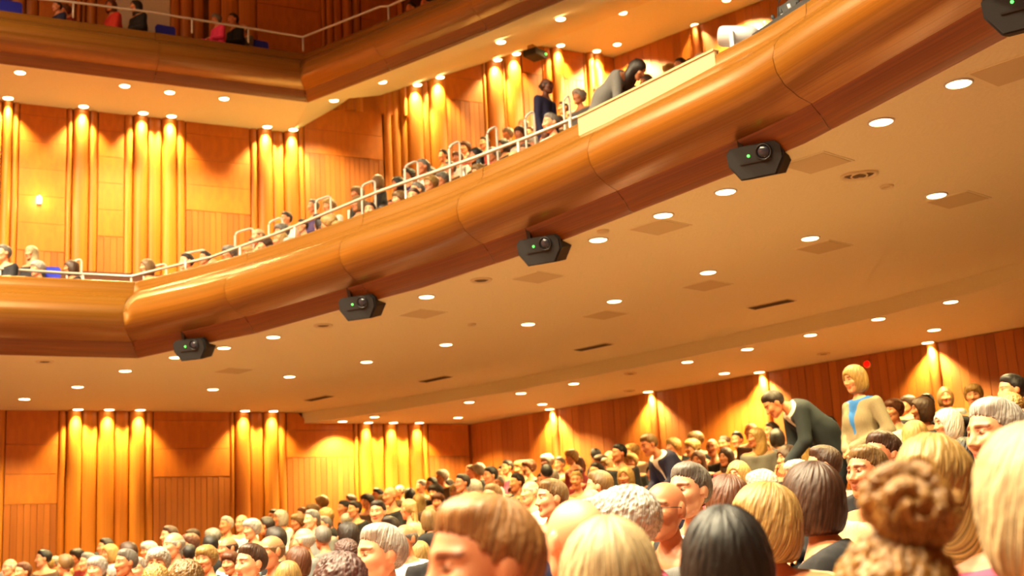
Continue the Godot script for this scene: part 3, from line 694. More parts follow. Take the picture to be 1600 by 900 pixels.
# ---------------------------------------------------------------- shell of the hall
func build_shell() -> void:
	var nd := Vector2(REAR_DIR.y, -REAR_DIR.x)
	var fl := thing("floor", "raked auditorium floor of carpeted seating steps under the audience", "floor", Vector3.ZERO, 0.0, "", "structure")
	for k in 22:
		var d0 := 0.0 if k == 0 else 0.3 + 0.9 * k
		var d1 := 0.3 + 0.9 * (k + 1) if k < 21 else 40.0
		var a0 := REAR_POINT + nd * d0
		var a1 := REAR_POINT + nd * d1
		part("seating_step", slab(PackedVector2Array([a0 - REAR_DIR * 20.0, a0 + REAR_DIR * 26.0, a1 + REAR_DIR * 26.0, a1 - REAR_DIR * 20.0]), floor_h(k) - 0.5, floor_h(k)), mats["carpet"], fl)
	for q in SPECIAL:
		if q[5] in ["waist", "bend"] and q[12] == "rear":
			part("aisle_step", box_mesh(Vector3(0.6, 0.5, 0.6), 0.02), mats["carpet"], fl, Transform3D(Basis(), Vector3(q[0], q[1] - 0.25, q[2])))
	var top := 13.4
	solid("ceiling_hall", "high plaster ceiling over the open middle of the hall", "ceiling", slab(PackedVector2Array([Vector2(-30, -20), Vector2(30, -20), Vector2(30, 40), Vector2(-30, 40)]), top, top + 0.3), mats["ceiling"])
	var shell := [["wall_stage", Vector2(-14, -14), Vector2(22, -14)], ["wall_east", Vector2(18, -16), Vector2(18, 32)], ["wall_west", Vector2(-16, 22), Vector2(-16, -16)]]
	for s in shell:
		var a: Vector2 = s[1]
		var b: Vector2 = s[2]
		var n := (b - a).orthogonal().normalized() * 0.3
		solid(s[0], {"wall_stage": "timber wall closing the hall at the stage end", "wall_east": "timber wall closing the hall beyond the balcony", "wall_west": "timber side wall in front of the balcony boxes"}[s[0]], "wall", slab(PackedVector2Array([a, b, b + n, a + n]), -2.5, top), mats["veneer_1"])
	var k := 0
	for p in HOUSE:
		var o := thing("ceiling_panel_light", "square glowing light panel in the high hall ceiling", "light", Vector3(p[0], EYE + 13.02, -p[1]), 0.0, "panel lights of the hall ceiling")
		part("frame", box_mesh(Vector3(1.3, 0.1, 1.3), 0.02), mats["dark_metal"], o, Transform3D(Basis(), Vector3(0, 0.06, 0)))
		part("diffuser", box_mesh(Vector3(1.1, 0.02, 1.1)), mats["lamp_face"], o)
		part("hanger", tube([Vector3(0, 0.1, 0), Vector3(0, 0.39, 0)], 0.02), mats["dark_metal"], o)
		k += 1

# ---------------------------------------------------------------- the side wall
func strip_mesh() -> ArrayMesh:
	# unit strip: x -0.5..0.5, y 0..1, bows out to z = 1
	var st := begin(true)
	var n := 10
	for i in n:
		var a := -0.5 + float(i) / n
		var b := -0.5 + float(i + 1) / n
		var za := sqrt(maxf(0.0, 1.0 - 4.0 * a * a * 0.96))
		var zb := sqrt(maxf(0.0, 1.0 - 4.0 * b * b * 0.96))
		quad(st, Vector3(a, 0, za), Vector3(a, 1, za), Vector3(b, 1, zb), Vector3(b, 0, zb))
	quad(st, Vector3(-0.5, 0, -1), Vector3(-0.5, 1, -1), Vector3(-0.5, 1, 0.2), Vector3(-0.5, 0, 0.2))
	quad(st, Vector3(0.5, 0, 0.2), Vector3(0.5, 1, 0.2), Vector3(0.5, 1, -1), Vector3(0.5, 0, -1))
	return done(st)

func mid_soffit(s: float) -> float:
	if s < 2.5:
		return 8.6
	if s < 3.96:
		return lerpf(8.62, 9.62, (s - 2.5) / 1.46)
	if s < 4.39:
		return 9.62
	if s < 8.07:
		return lerpf(9.62, 11.2, (s - 4.39) / 3.68)
	return 11.2

func build_side_wall() -> void:
	var w := thing("wall_side", "timber side wall of fluted strips, panels and slats on every level", "wall", Vector3.ZERO, 0.0, "", "structure")
	part("backing", slab(PackedVector2Array([on_side(-9), on_side(11), on_side(11, -0.3), on_side(-9, -0.3)]), -2.0, 13.4), mats["groove"], w)
	var sm := strip_mesh()
	var bx := box_mesh(Vector3.ONE)
	for lvl in [[LOW_STRIPS, -0.6], [MID_STRIPS, 3.6], [UP_STRIPS, 9.2]]:
		for q in lvl[0]:
			var wd: float = q[1] - q[0] - 0.016
			var bright: bool = q[2] == 1
			var mid: float = (q[0] + q[1]) / 2.0
			var top := 13.4
			if lvl[1] < 0.0:
				top = 3.2 if mid < 2.59 else 3.0
			elif lvl[1] < 5.0:
				top = mid_soffit(mid)
			part("wall_strip", sm, mats["veneer_%d" % rng.randi_range(0, 2)], w, side_xf(mid, lvl[1], 0.05 if bright else 0.015, Vector3(wd, top - lvl[1], 0.085 if bright else 0.05)))
	for lvl in [[LOW_PANELS, -0.6], [MID_PANELS, 3.6]]:
		for q in lvl[0]:
			var mid: float = (q[0] + q[1]) / 2.0
			var len: float = q[1] - q[0]
			var top: float = minf(mid_soffit(q[0]), mid_soffit(q[1])) if lvl[1] > 0.0 else (3.2 if mid < 2.59 else 3.0)
			var far_top: float = maxf(mid_soffit(q[0]), mid_soffit(q[1])) if lvl[1] > 0.0 else top
			if lvl[1] < 0.0 and q[0] < 2.59 and q[1] > 2.59:
				top = 3.0
				far_top = 3.2
			var h: float = q[2]
			while h < far_top - 0.02:
				var hh := minf(0.49, far_top - h)
				if far_top - h - hh < 0.12:
					hh = far_top - h
				# boards follow a rising soffit: cut where it is lower
				if h + hh <= top + 0.01:
					part("wall_panel", bx, mats["panel"], w, side_xf(mid, h + hh / 2.0, 0.02, Vector3(len - 0.008, hh - 0.005, 0.05)))
				else:
					part("wall_panel", sloped_panel(q[0] + 0.006, q[1] - 0.006, h + 0.004, h + hh - 0.004, lvl[1] > 0.0), mats["panel"], w)
				h += hh
			var n := int(len / 0.1)
			for i in n:
				var s: float = q[0] + len * (i + 0.5) / n
				part("wall_slat", bx, mats["board_%d" % rng.randi_range(0, 2)], w, side_xf(s, (lvl[1] + h * 0.0 + q[2]) / 2.0, 0.014 + 0.004 * (i % 2), Vector3(len / n - 0.006, q[2] - lvl[1] - 0.006, 0.05)))
	for q in UP_PANELS:
		var grey: bool = absf(q[0] + 0.83) < 0.05
		var h := 9.2
		while h < 13.3:
			part("wall_panel", bx, mats["grey_panel" if grey else "panel"], w, side_xf((q[0] + q[1]) / 2.0, h + 0.5, 0.02, Vector3(q[1] - q[0] - 0.012, 0.99, 0.05)))
			h += 1.0

func sloped_panel(s0: float, s1: float, h0: float, h1: float, rising: bool) -> ArrayMesh:
	var st := begin()
	var n := 6
	for i in n:
		var a := lerpf(s0, s1, float(i) / n)
		var b := lerpf(s0, s1, float(i + 1) / n)
		var ta := minf(h1, mid_soffit(a)) if rising else minf(h1, 3.2 if a < 2.59 else 3.0)
		var tb := minf(h1, mid_soffit(b)) if rising else minf(h1, 3.2 if b < 2.59 else 3.0)
		if ta <= h0 and tb <= h0:
			continue
		ta = maxf(ta, h0)
		tb = maxf(tb, h0)
		quad(st, w3(on_side(a, 0.045), h0), w3(on_side(a, 0.045), ta), w3(on_side(b, 0.045), tb), w3(on_side(b, 0.045), h0))
		quad(st, w3(on_side(a, 0.0), ta), w3(on_side(b, 0.0), tb), w3(on_side(b, 0.045), tb), w3(on_side(a, 0.045), ta))
		quad(st, w3(on_side(a, 0.0), h0), w3(on_side(a, 0.045), h0), w3(on_side(b, 0.045), h0), w3(on_side(b, 0.0), h0))
	return done(st)

# ---------------------------------------------------------------- rear walls
const MID_REAR_POINT := Vector2(2.53, 27.48)
const MID_REAR_DIR := Vector2(0.7443, -0.6678)
func build_rear_walls() -> void:
	var bx := box_mesh(Vector3.ONE)
	var w := thing("wall_rear", "rear wall of narrow vertical timber boards behind the last row", "wall", Vector3.ZERO, 0.0, "", "structure")
	part("backing", slab(PackedVector2Array([on_rear(-0.2, -0.02), on_rear(17, -0.02), on_rear(17, -0.3), on_rear(-0.2, -0.3)]), -0.5, 3.0), mats["groove"], w)
	var s := 0.05
	while s < 14.5:
		var wd := 0.14
		part("wall_board", bx, mats["board_%d" % rng.randi_range(0, 2)], w, rear_xf(REAR_POINT, REAR_DIR, s + wd / 2.0, 1.4, 0.006 + 0.004 * rng.randi_range(0, 1), Vector3(wd - 0.006, 3.18, 0.05)))
		s += wd
	var sm := strip_mesh()
	for q2 in WASH_REAR:
		part("wall_strip", sm, mats["board_2"], w, rear_xf(REAR_POINT, REAR_DIR, q2, -0.3, 0.03, Vector3(0.17, 3.3, 0.075)))
	var u := thing("wall_balcony_rear", "rear wall of vertical timber boards behind the balcony seats", "wall", Vector3.ZERO, 0.0, "", "structure")
	var q := MID_REAR_POINT
	var nn := Vector2(MID_REAR_DIR.y, -MID_REAR_DIR.x)
	part("backing", slab(PackedVector2Array([q - MID_REAR_DIR * 0.2 - nn * 0.02, q + MID_REAR_DIR * 12.0 - nn * 0.02, q + MID_REAR_DIR * 12.0 - nn * 0.3, q - MID_REAR_DIR * 0.2 - nn * 0.3]), 3.6, 11.3), mats["groove"], u)
	part("wall_strip", sm, mats["board_2"], u, rear_xf(q, MID_REAR_DIR, 2.27, 4.0, 0.03, Vector3(0.2, 7.2, 0.08)))
	s = 0.05
	while s < 8.0:
		part("wall_board", bx, mats["board_%d" % rng.randi_range(0, 2)], u, rear_xf(q, MID_REAR_DIR, s + 0.1, 7.4, 0.006 + 0.004 * rng.randi_range(0, 1), Vector3(0.194, 7.6, 0.05)))
		s += 0.2

# ---------------------------------------------------------------- ceilings
func pv(list: Array) -> PackedVector2Array:
	var out := PackedVector2Array()
	for p in list:
		out.append(Vector2(p[0], p[1]) if p is Array else p)
	return out

func build_ceilings() -> void:
	var poly := pv(LIP)
	var bm := pv(BEAM)
	var rev := bm.duplicate()
	rev.reverse()
	var low := poly.duplicate()
	low.append_array(PackedVector2Array([Vector2(9.5, 6.5)]))
	low.append_array(rev)
	low.append_array(PackedVector2Array([on_side(-6.0)]))
	solid("ceiling_soffit", "flat cream soffit under the curved balcony with rows of downlights", "ceiling", slab(low, 3.2, 3.36), mats["ceiling"])
	var back := bm.duplicate()
	back.append_array(PackedVector2Array([on_rear(17), on_rear(0)]))
	solid("ceiling_rear", "lower strip of cream ceiling between the ceiling step and rear wall", "ceiling", slab(back, 3.0, 3.36), mats["ceiling"])
	# over the balcony
	var up := pv(UP_LIP)
	var a := PackedVector2Array([up[0], up[1], up[2], up[3], on_side(2.5), on_side(-8.0)])
	solid("ceiling_balcony", "flat cream soffit over the balcony boxes beside the fluted wall", "ceiling", slab(a, 8.6, 8.75), mats["ceiling"])
	var K := w3(up[3], 8.6)
	var W1 := w3(on_side(2.5), 8.6)
	var W2 := w3(on_side(3.96), 9.62)
	var W3 := w3(on_side(4.39), 9.62)
	var W4 := w3(on_side(8.07), 11.2)
	var G := w3(Vector2(6.887, 21.305), 11.2)
	var F := w3(up[6], 8.6)
	var M := w3(up[5], 8.6)
	var st := begin()
	for t in [[K, W1, W2], [K, W2, W3], [K, W3, W4], [K, W4, M], [M, W4, G], [M, G, F]]:
		for v in t:
			st.add_vertex(v)
		st.add_vertex(t[0] + Vector3(0, 0.12, 0)); st.add_vertex(t[2] + Vector3(0, 0.12, 0)); st.add_vertex(t[1] + Vector3(0, 0.12, 0))
	solid("ceiling_slope", "sloping cream soffit rising over the balcony towards its rear wall", "ceiling", done(st), mats["ceiling"])
	var rc := PackedVector2Array([on_side(8.07), on_side(10.1), MID_REAR_POINT + MID_REAR_DIR * 12.0, Vector2(6.887, 21.305) + Vector2(0.755, -0.66) * 3.0, Vector2(6.887, 21.305)])
	solid("ceiling_balcony_rear", "bright cream ceiling bay over the rearmost balcony rows", "ceiling", slab(rc, 11.2, 11.35), mats["ceiling"])

# ---------------------------------------------------------------- balconies
const PROFILE := [[-0.02, 0.0], [0.04, 0.01], [0.10, 0.10], [0.17, 0.17], [0.18, 0.19], [0.30, 0.235], [0.41, 0.31], [0.48, 0.41], [0.50, 0.52], [0.47, 0.63], [0.40, 0.72], [0.30, 0.785], [0.215, 0.83], [0.16, 0.875], [0.135, 0.93], [0.125, 1.02], [0.09, 1.045], [-0.06, 1.045], [-0.08, 1.03], [-0.08, 0.2]]

func resample(pts: PackedVector2Array, from: int, step: float) -> PackedVector2Array:
	# smooth curve through the points after index from; the ones before stay as they are
	var out := PackedVector2Array()
	for i in pts.size() - 1:
		var n := maxi(1, int(pts[i].distance_to(pts[i + 1]) / step))
		for k in n:
			var t := float(k) / n
			if i < from:
				out.append(pts[i].lerp(pts[i + 1], t))
			else:
				var p0 := pts[maxi(i - 1, from)]
				var p3 := pts[mini(i + 2, pts.size() - 1)]
				out.append(pts[i].cubic_interpolate(pts[i + 1], p0, p3, t))
	out.append(pts[-1])
	return out

func mitres(pts: PackedVector2Array) -> PackedVector2Array:
	var out := PackedVector2Array()
	for i in pts.size():
		var t0 := (pts[i] - pts[maxi(i - 1, 0)]).normalized()
		var t1 := (pts[mini(i + 1, pts.size() - 1)] - pts[i]).normalized()
		if i == 0:
			t0 = t1
		if i == pts.size() - 1:
			t1 = t0
		var n0 := Vector2(t0.y, -t0.x)
		var n1 := Vector2(t1.y, -t1.x)
		var m := (n0 + n1).normalized()
		out.append(m / maxf(0.3, m.dot(n0)))
	return out

func sweep(pts: PackedVector2Array, nrm: PackedVector2Array, i0: int, i1: int, prof: Array, base: float, sc: float, gap: float) -> ArrayMesh:
	var st := begin(true)
	var dist := 0.0
	for i in range(i0, i1):
		var step := pts[i].distance_to(pts[i + 1])
		var a := pts[i]
		var b := pts[i + 1]
		if i == i0:
			a = a.lerp(b, gap / step)
		if i == i1 - 1:
			b = b.lerp(pts[i], gap / step)
		var vv := 0.0
		for k in prof.size() - 1:
			var p: Array = prof[k]
			var q: Array = prof[k + 1]
			var dv := Vector2(p[0], p[1]).distance_to(Vector2(q[0], q[1]))
			var c := [w3(a + nrm[i] * p[0] * sc, base + p[1] * sc), w3(a + nrm[i] * q[0] * sc, base + q[1] * sc), w3(b + nrm[i + 1] * q[0] * sc, base + q[1] * sc), w3(b + nrm[i + 1] * p[0] * sc, base + p[1] * sc)]
			# grain runs along the front: v across the texture's fibres
			var uv := [Vector2(vv * 1.3, dist * 0.25), Vector2((vv + dv) * 1.3, dist * 0.25), Vector2((vv + dv) * 1.3, (dist + step) * 0.25), Vector2(vv * 1.3, (dist + step) * 0.25)]
			for j in [0, 1, 2, 0, 2, 3]:
				st.set_uv(uv[j])
				st.add_vertex(c[j])
			vv += dv
		dist += step
	st.index()
	return done(st)

func front(called: String, label: String, raw: PackedVector2Array, from: int, base: float, sc: float) -> Array:
	var pts := resample(raw, from, 0.3)
	var nrm := mitres(pts)
	var kink := 0
	for i in pts.size():
		if pts[i].is_equal_approx(raw[from]):
			kink = i
	var o := thing(called, label, "balcony front", Vector3.ZERO, 0.0, "", "structure")
	var breaks := [0]
	for i in range(1, pts.size()):
		if i == kink or i == pts.size() - 1 or (i > kink and (i - kink) % 7 == 0) or (i < kink and (kink - i) % 9 == 0):
			breaks.append(i)
	for k in breaks.size() - 1:
		part("front_panel", sweep(pts, nrm, breaks[k], breaks[k + 1], PROFILE.slice(4), base, sc, 0.003), mats["fascia"], o)
		part("base_board", sweep(pts, nrm, breaks[k], breaks[k + 1], PROFILE.slice(0, 5), base, sc, 0.003), mats["fascia_base"], o)
	return [o, pts, nrm]

func build_balconies() -> void:
	var m := front("balcony_front", "long curved golden timber front of the lower balcony with a rounded nose", pv(LIP), 2, 3.2, 1.0)
	var pts: PackedVector2Array = m[1]
	var nrm: PackedVector2Array = m[2]
	var u := front("gallery_front", "angled golden timber front of the upper gallery", pv(UP_LIP), 3, 8.6, 0.86)
	# stepped decks
	var deck := thing("floor_balcony", "carpeted stepped deck of the balcony rows", "floor", Vector3.ZERO, 0.0, "", "structure")
	for k in 9:
		var u0 := 0.06 if k == 0 else 0.2 + 0.9 * k
		var u1 := 0.2 + 0.9 * (k + 1)
		var st := begin()
		var h := 3.55 + 0.44 * k
		var n0 := 0
		if k >= 5:
			for i in pts.size():
				if pts[i].x < -3.0:
					n0 = i
		for i in range(n0, pts.size() - 1):
			var a := pts[i] - nrm[i] * u0
			var b := pts[i + 1] - nrm[i + 1] * u0
			var c := pts[i + 1] - nrm[i + 1] * u1
			var d := pts[i] - nrm[i] * u1
			if (c - SIDE_POINT).dot(Vector2(SIDE_DIR.y, -SIDE_DIR.x)) < 0.0:
				continue
			quad(st, w3(a, h), w3(d, h), w3(c, h), w3(b, h))
			quad(st, w3(a, h), w3(b, h), w3(b, 3.38), w3(a, 3.38))
			quad(st, w3(d, h), w3(d, 3.38), w3(c, 3.38), w3(c, h))
		part("deck_step", done(st), mats["carpet"], deck)
	var up := pv(UP_LIP)
	solid("floor_gallery", "carpeted deck of the upper gallery", "floor", slab(PackedVector2Array([up[0], up[1], up[2], up[3], on_side(2.5), on_side(-8.0)]), 9.1, 9.2), mats["carpet"])
	var gs := begin()
	var ge := [[up[3], 9.2], [on_side(2.5), 9.2], [on_side(8.07), 11.8], [Vector2(6.887, 21.305), 11.8], [up[6], 9.2]]
	for t in [[0, 1, 2], [0, 2, 3], [0, 3, 4]]:
		for q in t:
			gs.add_vertex(w3(ge[q][0], ge[q][1]))
		for q in [t[0], t[2], t[1]]:
			gs.add_vertex(w3(ge[q][0], ge[q][1] - 0.12))
	solid("floor_gallery_rear", "carpeted rising deck of the upper gallery towards the rear", "floor", done(gs), mats["carpet"])
	# hand rails
	rail("balcony_rail", "long pale steel handrail along the top of the curved lower balcony front", RAIL, 4.46, RAIL_POSTS, 4.2)
	rail("gallery_rail", "pale steel handrail along the angled upper gallery front", UP_RAIL, UP_RAIL_H, UP_POSTS, 9.45)

func rail(called: String, label: String, list: Array, h: float, posts: Array, foot: float) -> void:
	var o := thing(called, label, "handrail")
	var path := []
	for p in list:
		path.append(w3(Vector2(p[0], p[1]), h))
	part("top_rail", tube(path, 0.019, 10), mats["steel"], o)
	for p in posts:
		part("post", tube([w3(Vector2(p[0], p[1]), foot), w3(Vector2(p[0], p[1]), h - 0.02)], 0.016, 8), mats["steel"], o)

# ---------------------------------------------------------------- lamps and fittings
var lens_mesh: ArrayMesh
var ring_mesh: ArrayMesh
func downlight(at: Vector3, label: String, group: String, energy: float, angle: float, tilt := Vector3.ZERO, slope := Basis()) -> void:
	var o := thing("downlight", label, "downlight", at, 0.0, group)
	o.basis = slope
	part("trim_ring", ring_mesh, mats["white_plastic"], o)
	part("lamp_lens", lens_mesh, mats["lamp_face"], o)
	var l := SpotLight3D.new()
	l.name = "lamp_light"
	l.light_color = WARM
	l.light_energy = energy
	l.spot_angle = angle
	l.spot_angle_attenuation = 0.6
	l.spot_range = 40.0
	l.spot_attenuation = 2.0
	l.light_size = 0.06
	l.shadow_enabled = true
	o.add_child(l, true)
	l.global_transform = Transform3D(Basis.looking_at(Vector3(0, -1, 0) + tilt, Vector3(0.3, 0, 1)), at + Vector3(0, -0.03, 0))

const E_SOFFIT := 11.0
const E_WALL := 9.0
func build_fittings() -> void:
	lens_mesh = lathe([Vector2(0.0, -0.016), Vector2(0.08, -0.011), Vector2(0.086, 0.0)], 20)
	ring_mesh = lathe([Vector2(0.086, 0.0), Vector2(0.09, -0.012), Vector2(0.1, -0.01), Vector2(0.104, 0.0)], 20)
	for p in DOWN_EDGE:
		downlight(w3(Vector2(p[0], p[1]), 3.2), "round white downlight in the cream soffit just behind the curved balcony front", "soffit downlights along the balcony front", E_SOFFIT, 62.0)
	for p in DOWN_MIDDLE:
		downlight(w3(Vector2(p[0], p[1]), 3.2), "round white downlight in the curved middle row of the cream soffit", "soffit downlights of the middle row", E_SOFFIT, 62.0)
	for p in DOWN_REAR:
		downlight(w3(Vector2(p[0], p[1]), 3.0), "round white downlight in the low rear ceiling next to the ceiling step", "rear ceiling downlights along the step", E_SOFFIT * 1.4, 62.0)
	for p in DOWN_LAST:
		downlight(w3(Vector2(p[0], p[1]), 3.0), "round white downlight in the low rear ceiling close to the board wall", "rear ceiling downlights by the board wall", E_SOFFIT * 1.4, 62.0)
	var toward := Vector3(-SIDE_DIR.y, 0, -SIDE_DIR.x)
	for s in WASH_LOW:
		downlight(w3(on_side(s, 0.24), 3.2 if s < 2.6 else 3.0), "round wall-washing downlight over a fluted strip under the balcony", "wall washers under the balcony", E_WALL, 48.0, toward * 0.06)
	for s in WASH_MID:
		downlight(w3(on_side(s, 0.24), 8.6), "round wall-washing downlight over a fluted strip above the balcony boxes", "wall washers over the balcony boxes", E_WALL * 1.6, 48.0, toward * 0.05)
	for p in WASH_SLOPE:
		downlight(w3(on_side(p[0], 0.24), p[1]), "round wall-washing downlight over a fluted strip under the sloping soffit", "wall washers along the sloping soffit", E_WALL * 1.6, 48.0, toward * 0.05)
	var back := Vector3(-REAR_DIR.y, 0, -REAR_DIR.x)
	for s in WASH_REAR:
		downlight(w3(on_rear(s, 0.16), 3.0), "round wall-washing downlight touching the rear board wall", "wall washers on the rear board wall", E_WALL * 1.8, 52.0, back * 0.04)
	downlight(w3(Vector2(4.17, 25.9), 11.2), "round wall-washing downlight on the balcony rear wall boards", "wall washer of the balcony rear wall", E_WALL * 4.0, 50.0, back * 0.04)
	for p in DOWN_BOX:
		downlight(w3(Vector2(p[0], p[1]), 8.6), "round white downlight in the flat soffit over the balcony boxes", "downlights over the balcony boxes", E_SOFFIT * 1.3, 60.0)
	for p in DOWN_SLOPE:
		downlight(w3(Vector2(p[0], p[1]), p[2]), "round white downlight in the sloping soffit over the balcony", "downlights in the sloping soffit", E_SOFFIT * 1.2, 60.0)
	for p in DOWN_BAY:
		downlight(w3(Vector2(p[0], p[1]), 11.2), "round white downlight in the bright ceiling bay over the rear balcony rows", "downlights in the rear ceiling bay", E_SOFFIT * 4.5, 66.0)
	# square speaker grilles, slots and round vents
	for p in GRILLES:
		var o := thing("ceiling_grille", "square flush speaker grille in the cream soffit", "grille", w3(Vector2(p[0], p[1]), 3.2), p[2], "square grilles in the soffit")
		part("frame", box_mesh(Vector3(0.44, 0.012, 0.44), 0.003), mats["ceiling"], o)
		part("mesh_plate", box_mesh(Vector3(0.4, 0.016, 0.4), 0.003), mats["grille"], o, Transform3D(Basis(), Vector3(0, -0.002, 0)))
	for p in VENTS:
		var o := thing("ceiling_vent", "dark slatted air slot in the cream soffit before the ceiling step", "vent", w3(Vector2(p[0], p[1]), 3.2), p[2], "air slots in the soffit")
		part("frame", box_mesh(Vector3(0.62, 0.014, 0.2), 0.003), mats["grille"], o)
		for k in 4:
			part("slat", box_mesh(Vector3(0.58, 0.012, 0.03)), mats["vent_dark"], o, Transform3D(Basis(Vector3.RIGHT, 0.3), Vector3(0, -0.008, -0.066 + 0.044 * k)))
	for p in ROUNDS:
		var o := thing("smoke_detector" if p[2] < 0.07 else "round_vent", "small round detector on the cream soffit" if p[2] < 0.07 else "round dark vent with a ring in the cream soffit", "detector" if p[2] < 0.07 else "vent", w3(Vector2(p[0], p[1]), p[3]), 0.0, "small detectors on the soffit" if p[2] < 0.07 else "round vents in the soffit")
		var r: float = p[2]
		part("ring", lathe([Vector2(r * 0.7, -0.004), Vector2(r * 0.9, -0.022), Vector2(r, -0.012), Vector2(r, 0.0)], 20), mats["grille_frame"], o)
		part("core", lathe([Vector2(0, -0.016), Vector2(r * 0.5, -0.014), Vector2(r * 0.72, 0.0)], 20), mats["vent_dark" if r > 0.07 else "grille"], o)
	# black loudspeakers hung under the balcony edge
	var hexa := PackedVector2Array([Vector2(-0.235, 0.02), Vector2(-0.235, 0.12), Vector2(-0.20, 0.16), Vector2(0.20, 0.16), Vector2(0.235, 0.12), Vector2(0.235, 0.02), Vector2(0.15, -0.11), Vector2(-0.15, -0.11)])
	for i in SPEAKERS.size():
		var p: Array = SPEAKERS[i]
		var o := thing("edge_projector", ["first", "second", "third", "fourth", "fifth"][i] + " black projector with green light along the balcony edge from its corner", "projector", w3(Vector2(p[0], p[1]), p[2]), p[3] * 0.5, "black projectors under the balcony edge")
		o.rotation.x = 0.28
		var st := begin()
		extrude(st, hexa, -0.13, 0.13)
		var fr := PackedVector2Array()
		for v in hexa:
			fr.append(v * 0.93 + Vector2(0, 0.002))
		extrude(st, fr, 0.13, 0.15)
		part("housing", done(st), mats["black_plastic"], o)
		part("vent_strip", box_mesh(Vector3(0.26, 0.012, 0.012), 0.003), mats["dark_metal"], o, Transform3D(Basis(), Vector3(0, 0.02, 0.152)))
		var eye := part("lens", lathe([Vector2(0.0, 0.02), Vector2(0.045, 0.016), Vector2(0.055, 0.0)], 18), mats["glass_lens"], o, Transform3D(Basis(Vector3.RIGHT, PI / 2), Vector3(0.08, 0.085, 0.15)))
		part("lens_ring", lathe([Vector2(0.054, 0.0), Vector2(0.058, 0.02), Vector2(0.066, 0.02), Vector2(0.07, 0.0)], 18), mats["dark_metal"], eye)
		part("green_led", lathe([Vector2(0.0, 0.008), Vector2(0.009, 0.006), Vector2(0.011, 0.0)], 10), mats["green_led_face"], o, Transform3D(Basis(Vector3.RIGHT, PI / 2), Vector3(-0.05, 0.075, 0.15)))
		for k in [-1, 1]:
			part("bracket", box_mesh(Vector3(0.04, 0.16, 0.05), 0.008), mats["dark_metal"], o, Transform3D(Basis(), Vector3(0.14 * k, 0.2, 0)))
	# pale stair rails between the balcony seats
	var k := 0
	for p in HOOPS:
		var o := thing("aisle_rail", "white bent-tube stair rail " + ("rising behind the balcony heads" if p[5] == 0 else "close behind the steel handrail"), "stair rail", w3(Vector2(p[0], p[1]), p[2]), p[3], "white stair rails among the balcony rows" if p[5] == 0 else "white stair rails at the balcony front")
		var wd: float = p[4]
		var ht: float = p[6]
		part("tube", tube(rounded([Vector3(0, -ht, 0), Vector3(0, 0, 0), Vector3(wd, 0.10, -0.06), Vector3(wd, -ht * 0.8, -0.06)], 0.07), 0.016, 8), mats["white_tube"], o)
		part("foot_plate", lathe([Vector2(0, 0.012), Vector2(0.04, 0.01), Vector2(0.045, 0.0)], 12), mats["white_tube"], o, Transform3D(Basis(), Vector3(0, -ht, 0)))
	build_desk()
	# red fire lamp on the rear wall
	var fire := thing("fire_alarm_light", "small round red fire lamp on the rear board wall", "alarm light", w3(on_rear(8.84, 0.035), 2.85), atan2(-REAR_DIR.y * -1.0, 1.0))
	fire.basis = rear_xf(REAR_POINT, REAR_DIR, 0, 0, 0).basis
	part("base", lathe([Vector2(0, 0.012), Vector2(0.055, 0.01), Vector2(0.06, -0.01)], 18), mats["grille"], fire, Transform3D(Basis(Vector3.RIGHT, PI / 2), Vector3(0, 0, 0.01)))
	part("dome", lathe([Vector2(0, 0.05), Vector2(0.03, 0.042), Vector2(0.045, 0.02), Vector2(0.05, 0.0)], 16), mats["red_light_face"], fire, Transform3D(Basis(Vector3.RIGHT, PI / 2), Vector3(0, 0, 0.02)))
	# small lit sconce on the side wall panel
	var sc := thing("wall_sconce", "tiny lit sconce on the plain panel over the balcony boxes", "sconce", w3(on_side(-2.09, 0.05), 6.86))
	sc.basis = side_xf(0, 0, 0).basis
	part("plate", box_mesh(Vector3(0.1, 0.14, 0.015), 0.01), mats["steel"], sc, Transform3D(Basis(), Vector3(0, 0, 0.008)))
	part("lamp_glass", lathe([Vector2(0, 0.07), Vector2(0.03, 0.06), Vector2(0.042, 0.0), Vector2(0.03, -0.06), Vector2(0, -0.07)], 14), mats["lamp_face"], sc, Transform3D(Basis(), Vector3(0, 0, 0.05)))
	var sl := OmniLight3D.new()
	sl.name = "sconce_light"
	sl.light_color = WARM
	sl.light_energy = 0.25
	sl.omni_range = 40.0
	sl.light_size = 0.04
	sl.shadow_enabled = true
	sl.position = Vector3(0, 0, 0.12)
	sc.add_child(sl)
	# projector under the sloping soffit
	var pr := thing("soffit_projector", "black box projector with green light and cream bracket under the sloping soffit", "projector", w3(Vector2(0.72, 24.6), 10.2), atan2(0.469, 0.883) + 0.5)
	part("housing", box_mesh(Vector3(0.42, 0.13, 0.3), 0.02), mats["black_plastic"], pr)
	part("green_led", box_mesh(Vector3(0.035, 0.03, 0.02), 0.005), mats["green_led_face"], pr, Transform3D(Basis(), Vector3(0.17, 0.02, 0.155)))
	part("bracket", box_mesh(Vector3(0.3, 0.2, 0.12), 0.01), mats["cream_board"], pr, Transform3D(Basis(), Vector3(0.1, 0.12, -0.08)))
